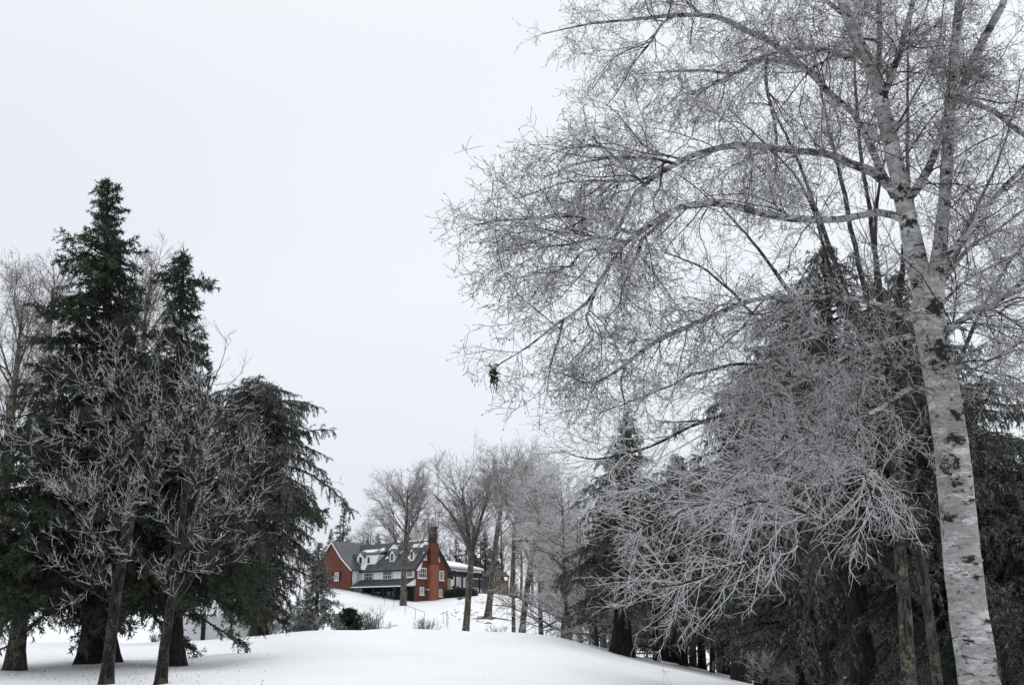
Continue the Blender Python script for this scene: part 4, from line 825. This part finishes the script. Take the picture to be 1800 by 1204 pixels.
# ------------------------------------------------------------------ conifers on the right
ONES = ['', 'first', 'second', 'third', 'fourth', 'fifth', 'sixth', 'seventh', 'eighth', 'ninth', 'tenth', 'eleventh', 'twelfth', 'thirteenth', 'fourteenth', 'fifteenth']
def nth(k, n):
    if k == 0: return 'leftmost'
    if k == n-1: return 'rightmost'
    return ONES[k+1]+' from the left' if k < n/2 else ONES[n-k]+' from the right'
def copies(root, H0, items, group):
    for k, (px, py, Y, Hp, lab) in enumerate(items):
        gpt = ground_at(px, Y); h = at(px, Hp, gpt[1])[2]-gpt[2]; s_ = h/H0
        wd = min(1.35, max(.8, 1/s_**.5))
        copy_thing(root, gpt, (k*1.9+px*.01) % 6.28, (s_*wd, s_*wd, s_), lab, group)
r1 = ground_at(1515, 16); HR1 = height_for(r1, 1445, 440)
me = conifer(HR1, lerp_prof([(0, 3.2), (.2, 4.0), (.38, 4.2), (.55, 3.7), (.72, 2.8), (.88, 1.6), (1, .3)]), 200, 61, .27, .34, (30, -2), .10, -.04,
             9, .75, 50, .13, .022, .38, .45, mats=(M_needle2, M_bark_dark, M_limb), down=.6, lean=lean_for(r1, 1445, 440), sub2=0)
gR = 'dark conifers massed behind the birch'
rt1 = plant('hemlock_tree', 'tall dark hemlock with a stout black trunk left of the birch', 'hemlock', r1, me, gR)
rh = ground_at(1200, 34); HRh = height_for(rh, 1190, 800)
meH = conifer(HRh, lerp_prof([(0, 2.6), (.15, 3.6), (.4, 3.3), (.6, 2.6), (.8, 1.6), (.92, .9), (1, .2)]), 150, 67, .17, .30, (32, 4), .10, -.07,
             10, .7, 60, .13, .024, .35, .3, mats=(M_needle3, M_bark_dark, M_limb), down=.8)
rt2 = plant('hemlock_tree', 'low hemlock with pale frosted hanging sprays over the snow crest', 'hemlock', rh, meH, gR)
copies(rt1, HR1, [
 (1690, 1210, 17, 640, 'drooping hemlock whose crown shows just right of the birch trunk'),
 (1420, 1210, 21, 520, 'dark hemlock filling the gap left of the stout black trunk'),
 (1350, 1200, 33, 640, 'dark hemlock behind the low frosted hemlock boughs'),
 (1620, 1210, 24, 480, 'dark hemlock directly behind the lichen covered trunks'),
 (1830, 1210, 15, 820, 'dark hemlock cut by the right edge of the photo')], gR)
copies(rt2, HRh, [
 (1275, 1200, 33.5, 880, 'frosted young hemlock second from the snow crest'),
 (1400, 1200, 19, 900, 'frosted young hemlock left of the stout black trunk'),
 (1760, 1200, 19, 860, 'frosted young hemlock right of the birch trunk'),
 (1560, 1200, 22, 900, 'frosted young hemlock between the black trunk and the birch')], gR)
# M6
r6 = on_ground(1092, 1150); H6 = height_for(r6, 1102, 722)
me6 = conifer(H6, lerp_prof([(0, 2.0), (.12, 2.5), (.3, 2.7), (.5, 2.2), (.7, 1.6), (.85, 1.0), (.95, .45), (1, .15)]), 210, 71, .36, .22, (30, -6), .10, -.02,
             9, .7, 55, .16, .03, .3, .28, mats=(M_needle2, M_bark_dark, M_limb), down=.5, lean=lean_for(r6, 1102, 722))
rt6 = plant('spruce_tree', 'broad dark spruce with thick leaning foot where the snow crest falls away', 'spruce', r6, me6)
# background copies
gB = 'far conifers of the wood behind the lawn'
lab = ['dark conifer low in the wood right of the broad spruce', 'far conifer rising behind the frosted maples', 'far conifer seen between the right hand trunks', 'far conifer left of the stout black trunk', 'far conifer behind the birch foot']
rr = rng_(17); its = []
for k in range(26):
    px = 1160+k*28+rr.uniform(-12, 12); Y = rr.uniform(27 if px > 1370 else 36, 58); its.append([px, 1190, Y, rr.uniform(820, 960), ''])
for k, it in enumerate(its): it[4] = nth(k, 26)+' of the dark conifers closing the wood behind the right hand trunks'
copies(rt1, HR1, its, gB)
b7 = ground_at(597, 132); H7 = height_for(b7, 597, 895)
me7 = conifer(H7, lerp_prof([(0, 2.8), (.2, 2.9), (.5, 2.2), (.8, 1.1), (1, .15)]), 110, 81, .3, .06, (20, -14), .06, .03, 6, .8, 18, .32, .09, .2, .3, mats=(M_needle_far, M_bark_dark, M_limb))
gH = 'far dark conifers behind the house'
rt7 = plant('spruce_tree', 'pointed far spruce rising left of the house roofs', 'spruce', b7, me7, gH)
its = [(640, 0, 136, 948, 'far conifer over the valley of the left roof'), (660, 0, 140, 938, 'far conifer with a pointed top over the left roof'), (690, 0, 136, 940, 'far conifer behind the middle of the long roof'), (575, 0, 138, 930, 'far conifer just above the left brick gable'),
       (800, 0, 134, 945, 'far conifer right of the chimney'), (832, 0, 138, 925, 'far conifer behind the forked maple'), (852, 0, 134, 932, 'darkest far conifer above the white annex'), (870, 0, 142, 950, 'far conifer above the garden pavilion')]
copies(rt7, H7, its, gH)
its = []
for k in range(28): its.append((-60+k*19+rr.uniform(-6, 6), 0, rr.uniform(125, 150), rr.uniform(1000, 1040), nth(k, 28)+' of the small far conifers seen behind the left spruces'))
for k in range(16): its.append((905+k*17+rr.uniform(-6, 6), 0, rr.uniform(115, 150), rr.uniform(1000, 1060), nth(k, 16)+' of the small far conifers right of the garden pavilion'))
copies(rt7, H7, its, gH)
# far bare trees: three builds, copied
def free_bare(H, seed, spread=.35, rt=.014, mats=(M_bark_far, M_twig_far), **kw):
    zz = np.linspace(-.3, H, 20); P = np.stack([np.sin(zz*.2+seed)*.25, np.cos(zz*.23+seed)*.25, zz], 1); R = H*.018*(1-np.clip(zz/H, 0, .97))**.8
    k = dict(n1=16, t0=.25, len1=(H*spread, H*spread*.55), ang1=38, trop1=.06, d2=1.6, l2=2.0, d3=2.6, l3=1.1, d4=2.2, l4=.5, trop=(0, 0, .04), rt=rt, sides=8, trunk_mat=mats[0], twig_mat=mats[1]); k.update(kw)
    return broadleaf(P, R, seed, **k)
gF = 'far bare trees on the skyline'
pr = []
for k, (px, Y, top) in enumerate(((645, 140, 925), (980, 100, 850), (760, 145, 890))):
    gp = ground_at(px, Y); h = height_for(gp, px, top); pr.append((plant('bare_tree', ['far bare tree behind the left roof valley', 'far pale bare tree right of the leaning maple', 'far bare tree behind the chimney'][k], 'bare tree', gp, free_bare(h, 90+k), gF), h))
its = [(int(-40+k*34+rr.uniform(-12, 12)), 0, rr.uniform(118, 140), rr.uniform(960, 1010), nth(k, 17)+' of the far bare trees behind the left spruces') for k in range(17)]
its += [(int(600+k*24+rr.uniform(-8, 8)), 0, rr.uniform(138, 155), rr.uniform(915, 960), nth(k, 12)+' of the far bare trees on the skyline above the house') for k in range(12)]
its += [(int(880+k*16+rr.uniform(-8, 8)), 0, rr.uniform(90, 140), rr.uniform(870, 960)+k*4, nth(k, 17)+' of the far bare trees right of the garden pavilion') for k in range(17)]
for k, it in enumerate(its): copies(pr[k % 3][0], pr[k % 3][1], [it], gF)
# pale frosted trees at the wood edge, middle distance
gP = 'pale frosted trees at the edge of the wood'
pl = []
for k, (px, Y, top, lb) in enumerate(((985, 44, 850, 'pale frosted tree, leftmost at the wood edge beside the crest trunks'), (1035, 40, 905, 'pale frosted tree with fine downswept twigs before the broad spruce'))):
    gp = ground_at(px, Y); h = height_for(gp, px, top); pl.append((plant('frosted_tree', lb, 'bare tree', gp, free_bare(h, 120+k, .42, .010, (M_bark_grey, M_twig_pale), n1=30, t0=.12, ang1=62, trop1=.0, d2=2.8, l2=1.5, d3=5, l3=.7, d4=4, l4=.28, trop=(-.02, 0, -.02), d3_=0) if False else free_bare(h, 120+k, .42, .010, (M_bark_grey, M_twig_pale), n1=30, t0=.12, ang1=62, trop1=.0, d2=2.8, l2=1.5, d3=5, l3=.7, d4=4, l4=.28, trop=(-.02, 0, -.02)), gP), h))
for k, (px, Y, top, lb) in enumerate(((955, 50, 880, 'pale frosted tree behind the right leaning crest trunk'), (1010, 52, 830, 'tall pale frosted tree above the wood edge'), (1060, 46, 930, 'pale frosted tree half hidden behind the broad spruce'), (1150, 34, 960, 'pale frosted tree right of the broad spruce'), (1000, 35, 915, 'pale frosted tree nearest the crest left of the broad spruce'), (1052, 33.5, 960, 'low pale frosted tree in front of the broad spruce'),
        )):
    copies(pl[k % 2][0], pl[k % 2][1], [(px, 0, Y, top, lb)], gP)

# bare trunks standing in the wood, lower right
gT = 'dark trunks in the wood at the lower right'
for k, (px, py, Y, wd, px2, lb) in enumerate(((1338, 1200, 26, 20, 1334, 'dark trunk at the edge of the snow, right of two'), (1303, 1192, 30, 26, 1292, 'thick dark leaning trunk at the edge of the snow'), (1252, 1192, 33, 9, 1253, 'thin dark trunk behind the low hemlock'),
      (1153, 1172, 33, 9, 1151, 'short dark trunk under the frosted hemlock boughs'), (1385, 1215, 22, 30, 1372, 'thick dark trunk midway to the stout black trunk'), (1458, 1215, 20, 28, 1450, 'grey trunk just left of the stout black trunk'),
      (1022, 1131, 40, 6, 1020, 'left of two close thin trunks on the slope'), (1037, 1133, 41, 4, 1036, 'lone thin trunk right of the close pair on the slope'), (1058, 1128, 52, 6, 1057, 'thin trunk in a bare earth hollow on the slope'), (1072, 1132, 54, 4, 1071, 'thinnest trunk in the bare earth hollow on the slope'), (1017, 1130, 40, 4, 1015, 'right of two close thin trunks on the slope'),
      (1662, 1215, 16, 24, 1652, 'dark trunk close behind the birch foot at its left'), (1775, 1215, 20, 30, 1765, 'dark trunk right of the birch foot'))):
    P, R = pxline([(px, py+8, Y, wd*1.15), ((px+px2)/2, 1100, Y, wd), (px2, 1030, Y, wd*.85), (px2, 970, Y, wd*.6), (px2, 915, Y, wd*.25)], 26); gzb = gz(P[0][0], P[0][1]); bs = np.array([P[0][0], P[0][1], gzb])
    if P[0][2] > gzb: P = np.concatenate([[[P[0][0], P[0][1], gzb-.2]], P]); R = np.concatenate([[R[0]*1.1], R])
    me = broadleaf(P-bs, R, 200+k, n1=10, t0=.45, len1=(1.8, 1), ang1=65, trop1=-.02, d2=2.5, l2=.7, d3=3, l3=.3, rt=.007, trunk_mat=M_bark_dark if k != 5 else M_bark_grey, twig_mat=M_twig_lower, sides=14)
    plant('bare_trunk_tree', lb, 'tree', bs, me, gT)
gW = 'slim white birches deep in the wood'
for k, (px, Y, lb) in enumerate(((1478, 24, 'slim white birch trunk between the grey and the black trunk'), (1503, 27, 'slim white birch trunk hard against the stout black trunk'), (1437, 30, 'slim white birch trunk left of the grey trunk'))):
    P, R = pxline([(px+3, 1225, Y, 7), (px, 1120, Y, 6.5), (px-3, 1000, Y, 5), (px-5, 880, Y, 2)], 20); gzb = gz(P[0][0], P[0][1]); bs = np.array([P[0][0], P[0][1], gzb])
    P = np.concatenate([[[P[0][0], P[0][1], gzb-.2]], P]); R = np.concatenate([[R[0]*1.1], R])
    me = broadleaf(P-bs, R, 240+k, n1=12, t0=.5, len1=(1.2, .6), ang1=45, d2=3, l2=.5, d3=3, l3=.25, rt=.006, trunk_mat=M_birch, twig_mat=M_twig_lower, sides=10); plant('birch_tree', lb, 'birch', bs, me, gW)

# ------------------------------------------------------------------ shrubs
def shrub(name, label, px, Y, top, wpx, seed, mats, ns=26, rt=.008, group=None, up=.03, py=None):
    gp = ground_at(px, Y) if py is None else on_ground(px, py, 30); h = height_for(gp, px, top); rg = rng_(seed); wd = wpx*mpp(gp)/2
    az = rg.uniform(0, 2*PI, ns); lean_ = np.radians(rg.uniform(5, 62, ns)); d = np.stack([np.cos(az)*np.sin(lean_), np.sin(az)*np.sin(lean_), np.cos(lean_)], 1)
    L = (h*np.cos(lean_)+wd*np.sin(lean_))*rg.uniform(.75, 1.0, ns)
    P1 = grow(rg.normal(0, .08, (ns, 3))*[1, 1, 0], d, L, 7, .08, (0, 0, up), rg); R1 = taper(np.full(ns, .018), 7, .35)
    tg, cg = Geo(), Geo(); tubes(tg, P1, R1, 5, 0)
    P2, R2 = kids(P1, R1, 7, lambda Lp, t: .34*h*(1.1-.5*t)*np.ones_like(Lp), rg, .15, 1, 38, 12, 4, .12, (0, 0, up), .7, rt, .012, .5); tubes(cg, P2, R2, 3, 0)
    P3_, R3 = kids(P2, R2, 8, lambda Lp, t: .12*h*np.ones_like(Lp), rg, .1, 1, 40, 12, 3, .15, (0, 0, up), .8, rt*.9, .015, .6); tubes(cg, P3_, R3, 3, 0)
    return plant(name, label, 'shrub', gp, (tg.mesh('stems', [mats[0]]), cg.mesh('crown', [mats[1]])), group, names=('stems', 'crown'))
gS = 'frosted shrubs along the far edge of the lawn'
shrub('frosted_shrub', 'rounded frosted shrub under the drooping hemlock', 470, 38, 1045, 60, 1, (M_limb, M_twig_bright), 34, group=gS)
shrub('frosted_shrub', 'grey brown frosted shrub left of the small pyramidal spruce', 533, 36, 1058, 46, 2, (M_limb, M_twig_pale), 40, group=gS)
shrub('frosted_shrub', 'low spreading frosted shrub right of the round dark evergreen', 655, 40, 1076, 56, 3, (M_limb, M_twig_far), 40, group=gS)
shrub('frosted_shrub', 'small sparse shrub on the slope below the brick gable', 750, 50, 1089, 42, 4, (M_limb, M_twig_far), 34, group=gS)
shrub('frosted_shrub', 'thin weed tuft beside the white shed wall', 274, 36, 1112, 20, 5, (M_limb, M_twig_bright), 22, rt=.005, group=gS)
shrub('frosted_shrub', 'thin weedy tuft on the lawn crest in front of the slope trunks', 872, 48, 1098, 40, 6, (M_limb, M_twig_far), 18, rt=.006, group=gS)
shrub('frosted_shrub', 'pale tangle of frosted stems right of the stout black trunk', 1556, 19, 1095, 90, 7, (M_limb, M_twig_bright), 34, rt=.005, group=gS)
shrub('frosted_shrub', 'pale tangle of frosted stems left of the stout black trunk', 1440, 21, 1040, 120, 8, (M_limb, M_twig_lower), 38, rt=.005, group=gS)
shrub('frosted_shrub', 'frosted thicket low in the wood by the thick leaning trunk', 1345, 26, 1110, 70, 9, (M_limb, M_twig_lower), 30, rt=.006, group=gS)
b9 = ground_at(556, 36); H9 = height_for(b9, 560, 955)
me9 = conifer(H9, lerp_prof([(0, 1.5), (.12, 1.7), (.3, 1.4), (.6, .9), (.85, .4), (1, .1)]), 85, 91, .11, .14, (10, -20), .05, .05, 9, .5, 50, .16, .035, .1, .2, mats=(M_needle_snowy, M_bark_grey, M_limb))
plant('spruce_tree', 'small pyramidal spruce with tiered boughs left of the snowy slope', 'spruce', b9, me9)
b10 = ground_at(613, 39); H10 = height_for(b10, 612, 1074)
me10 = conifer(H10, lerp_prof([(0, .85), (.3, .9), (.6, .7), (.85, .35), (1, .1)]), 150, 93, .06, .03, (60, 15), .0, .02, 20, .25, 110, .1, .028, 0, .15, mats=(M_needle, M_bark_dark, M_limb))
plant('evergreen_shrub', 'round dark evergreen shrub at the lawn edge', 'shrub', b10, me10)
b11 = ground_at(1672, 13.5); H11 = height_for(b11, 1672, 1132)
me11 = conifer(H11, lerp_prof([(0, .34), (.5, .36), (.85, .2), (1, .06)]), 170, 95, .04, .02, (60, 20), .0, .02, 30, .14, 160, .06, .012, 0, .1, mats=(M_needle, M_bark_dark, M_limb))
plant('evergreen_shrub', 'small rounded evergreen beside the foot of the large birch', 'shrub', b11, me11)

# ------------------------------------------------------------------ small white shed behind the left trees
sa_ = ground_at(286, 38); 
shd = thing('white_shed', sa_, 'small white shed with snowy roof behind the left tree trunks', 'shed'); SO = np.array(shd.location)
mp_ = mpp(at(300, 1100, 38*KD)); wS, dS, hS = 165*mp_*.9, 2.6, (1127-1085)*mp_; yw = .35
ux = norm(np.array([[.97, .24, 0]]))[0]; vx = np.array([-ux[1], ux[0], 0]); z0_ = SO[2]-.6; ze = at(360, 1082, 38*KD)[2]; zr = at(300, 1052, 38*KD)[2]
q = Geo(); a_ = SO+vx*0; 
def W3(s, n, z): p = SO+ux*s+vx*n; return np.array([p[0], p[1], z])
q.prism([W3(0, 0, z0_), W3(0, dS, z0_), W3(0, dS, ze), W3(0, dS/2, zr), W3(0, 0, ze)], ux*wS); part('wall', q, M_white, shd, False, SO)
q = Geo(); slab(q, W3(-.2, -.2, ze-.08), W3(wS+.2, -.2, ze-.08), W3(wS+.2, dS/2, zr), W3(-.2, dS/2, zr), .22); slab(q, W3(-.2, dS+.2, ze-.08), W3(wS+.2, dS+.2, ze-.08), W3(wS+.2, dS/2, zr), W3(-.2, dS/2, zr), .22); part('roof', q, M_snowcap, shd, False, SO)
q = Geo(); q.box(W3(wS*.44, -.03, z0_), ux*.22, vx*.03, UP*(ze-z0_-.05)); part('post', q, M_black, shd, False, SO)
q = Geo(); q.box(W3(wS*.55, -.03, SO[2]-.1), ux*.5, vx*.03, UP*.12); part('vent', q, M_black, shd, False, SO)

# ------------------------------------------------------------------ handrails, posts, fence, soil
def rail(label, pts, h=1.0, group='thin metal handrails on the snowy slope'):
    W = [on_ground(*p, 50) for p in pts]; o = thing('handrail', W[0], label, 'handrail', group); O = W[0]
    L_ = smooth_line(np.array([w_+[0, 0, h] for w_ in W]), 24)-O; q = Geo(); tubes(q, L_[None], np.full((1, 24), .022), 6); part('rail', q, M_black, o)
    for w_ in W:
        q = Geo(); tubes(q, np.stack([w_-O+[0, 0, -.3], w_-O+[0, 0, h]])[None], np.full((1, 2), .02), 6); part('post', q, M_black, o)
rail('long thin handrail running down the slope below the white facade', [(676, 1062), (692, 1070), (712, 1079), (730, 1087), (746, 1094)])
rail('short thin handrail right of the small slope shrub', [(779, 1096), (785, 1100), (787, 1104)], 1.1)
for px, py, lb in ((694, 1054, 'black lamp post before the open porch'), (730, 1056, 'black post at the brick corner of the house')):
    gp = on_ground(px, py, 90); o = thing('garden_lamp_post', gp, lb, 'lamp post', 'black posts before the house'); q = Geo(); tubes(q, np.array([[[0, 0, -.3], [0, 0, .6], [0, 0, 1.35]]]), np.array([[.1, .07, .06]]), 8); part('post', q, M_black, o)
    q = Geo(); tubes(q, np.array([[[0, 0, 1.33], [0, 0, 1.4], [0, 0, 1.7], [0, 0, 1.8]]]), np.array([[.07, .16, .2, .03]]), 8); part('lantern', q, M_black, o)
M_rail = plain('weathered_rail', (.16, .10, .085), .85, .25, 3)
fp0, fp1 = ground_at(1108, 62), ground_at(1214, 62); fo = thing('rail_fence', fp0, 'weathered two rail fence beyond the falling snow crest', 'fence')
dv = fp1-fp0; n_ = 5; zref = at(1160, 1163, 62*KD)[2]
for k in range(n_):
    p = dv*k/(n_-1); q = Geo(); q.box([p[0], p[1], min(-.2, zref-fp0[2]-.2)], [.13, 0, 0], [0, .13, 0], [0, 0, abs(zref-fp0[2])+1.1]); part('post', q, M_rail, fo, False)
for zz in (.25, .62):
    q = Geo(); q.box([0, -.05, zref-fp0[2]+zz], [dv[0], dv[1], 0], [0, .05, 0], [0, 0, .14]); part('rail', q, M_rail, fo, False)
M_soil = plain('bare_soil', (.05, .04, .03), .95, .5, 4, .8)
def patch(px, py, rx, ry, seed, rot=0):
    c_ = on_ground(px, py, 40); q = Geo(); n = 40; rg = rng_(seed); rr_ = 1+.35*np.sin(np.arange(n)/n*2*PI*3+seed)+.2*np.sin(np.arange(n)/n*2*PI*7+seed*2)+rg.normal(0, .1, n)
    V_ = []
    for f in (0, .35, .7, 1):
        for k in range(n):
            a = k/n*2*PI; x, y = math.cos(a)*rx*rr_[k]*f, math.sin(a)*ry*rr_[k]*f; x, y = x*math.cos(rot)-y*math.sin(rot)+c_[0], x*math.sin(rot)+y*math.cos(rot)+c_[1]
            V_.append([x, y, gz(x, y)+.03*(1-f)+.012])
    q.add(V_, [[f*n+k, f*n+(k+1) % n, (f+1)*n+(k+1) % n, (f+1)*n+k] for f in range(3) for k in range(n)])
    tag(link('bare_soil', q.mesh('bare_soil', [M_soil])), kind='structure')
patch(862, 1086, 1.6, 2.6, 1, -.3); patch(884, 1064, .9, 2.2, 2, -.4); patch(858, 1095, .35, .8, 3); patch(1040, 1122, .9, 1.5, 5); patch(1062, 1130, 1.6, 1.4, 6); patch(812, 1051, .9, 2.0, 7)
# evergreen hedge beside the annex
hg = on_ground(812, 1049, 100); Hh = 1.6
q = Geo(); rg = rng_(5); n = 5000; pts = np.stack([rg.uniform(-2.3, 2.3, n), rg.uniform(-.8, .8, n), rg.uniform(-.4, 1.15, n)], 1); pts[:, 2] *= 1-.25*np.abs(pts[:, 0]/2.3)**2
d_ = norm(rg.normal(0, 1, (n, 3))+[0, 0, .4]); s_ = norm(np.cross(d_, rg.normal(0, 1, (n, 3))))
q.add(np.stack([pts, pts+d_*.12-s_*.06, pts+d_*.26, pts+d_*.12+s_*.06], 1).reshape(-1, 3), np.arange(4*n).reshape(-1, 4))
hd = tag(link('evergreen_hedge', q.mesh('evergreen_hedge', [M_needle])), 'low dark evergreen hedge between the brick gable and the forked maple', 'hedge'); hd.location = hg
# tufts poking through the snow of the slope
rg = rng_(88); lt = Geo()
def flecks(n, sx0, sx1, sy0, sy1, y0_, y1_, l, geo):
    k = 0
    while k < n:
        px, py = rg.uniform(sx0, sx1), rg.uniform(sy0, sy1); p = on_ground(px, py, y0_, y1_)
        if p[1] > y1_-1: k += 1; continue
        d = norm(np.array([[rg.normal(), rg.normal(), .25]]))[0]*l*rg.uniform(.4, 1.5); s = norm(np.cross(d, UP)[None])[0]*l*.14
        p = p+[0, 0, .01]; geo.add([p, p+d*.5-s, p+d+[0, 0, .01], p+d*.5+s], [[0, 1, 2, 3]]); k += 1
for bx_, by_ in ((172, 1166), (300, 1172), (26, 1182), (190, 1196), (284, 1196)):
    flecks(60, bx_-70, bx_+70, by_-12, by_+14, 20, 60, .06, lt)
flecks(150, -40, 480, 1138, 1210, 20, 60, .07, lt); flecks(70, 480, 1200, 1125, 1200, 18, 60, .035, lt)
for _ in range(46):
    px, py = rg.uniform(800, 880), rg.uniform(1052, 1095)
    if rg.random() < .5: px, py = 775+rg.random()*70, 1073+(rg.random()*14)
    p = on_ground(px, py, 60); 
    for _ in range(4):
        d = norm(np.array([[rg.normal(), rg.normal(), .3]]))[0]*rg.uniform(.15, .4); s = norm(np.cross(d, UP)[None])[0]*.07; lt.add([p, p+d*.5-s, p+d, p+d*.5+s], [[0, 1, 2, 3]])
tag(link('fallen_litter', lt.mesh('fallen_litter', [plain('litter', (.06, .05, .04), .9, .4, 9)])), 'scattered twigs and needles fallen on the snow', 'litter', kind='stuff')
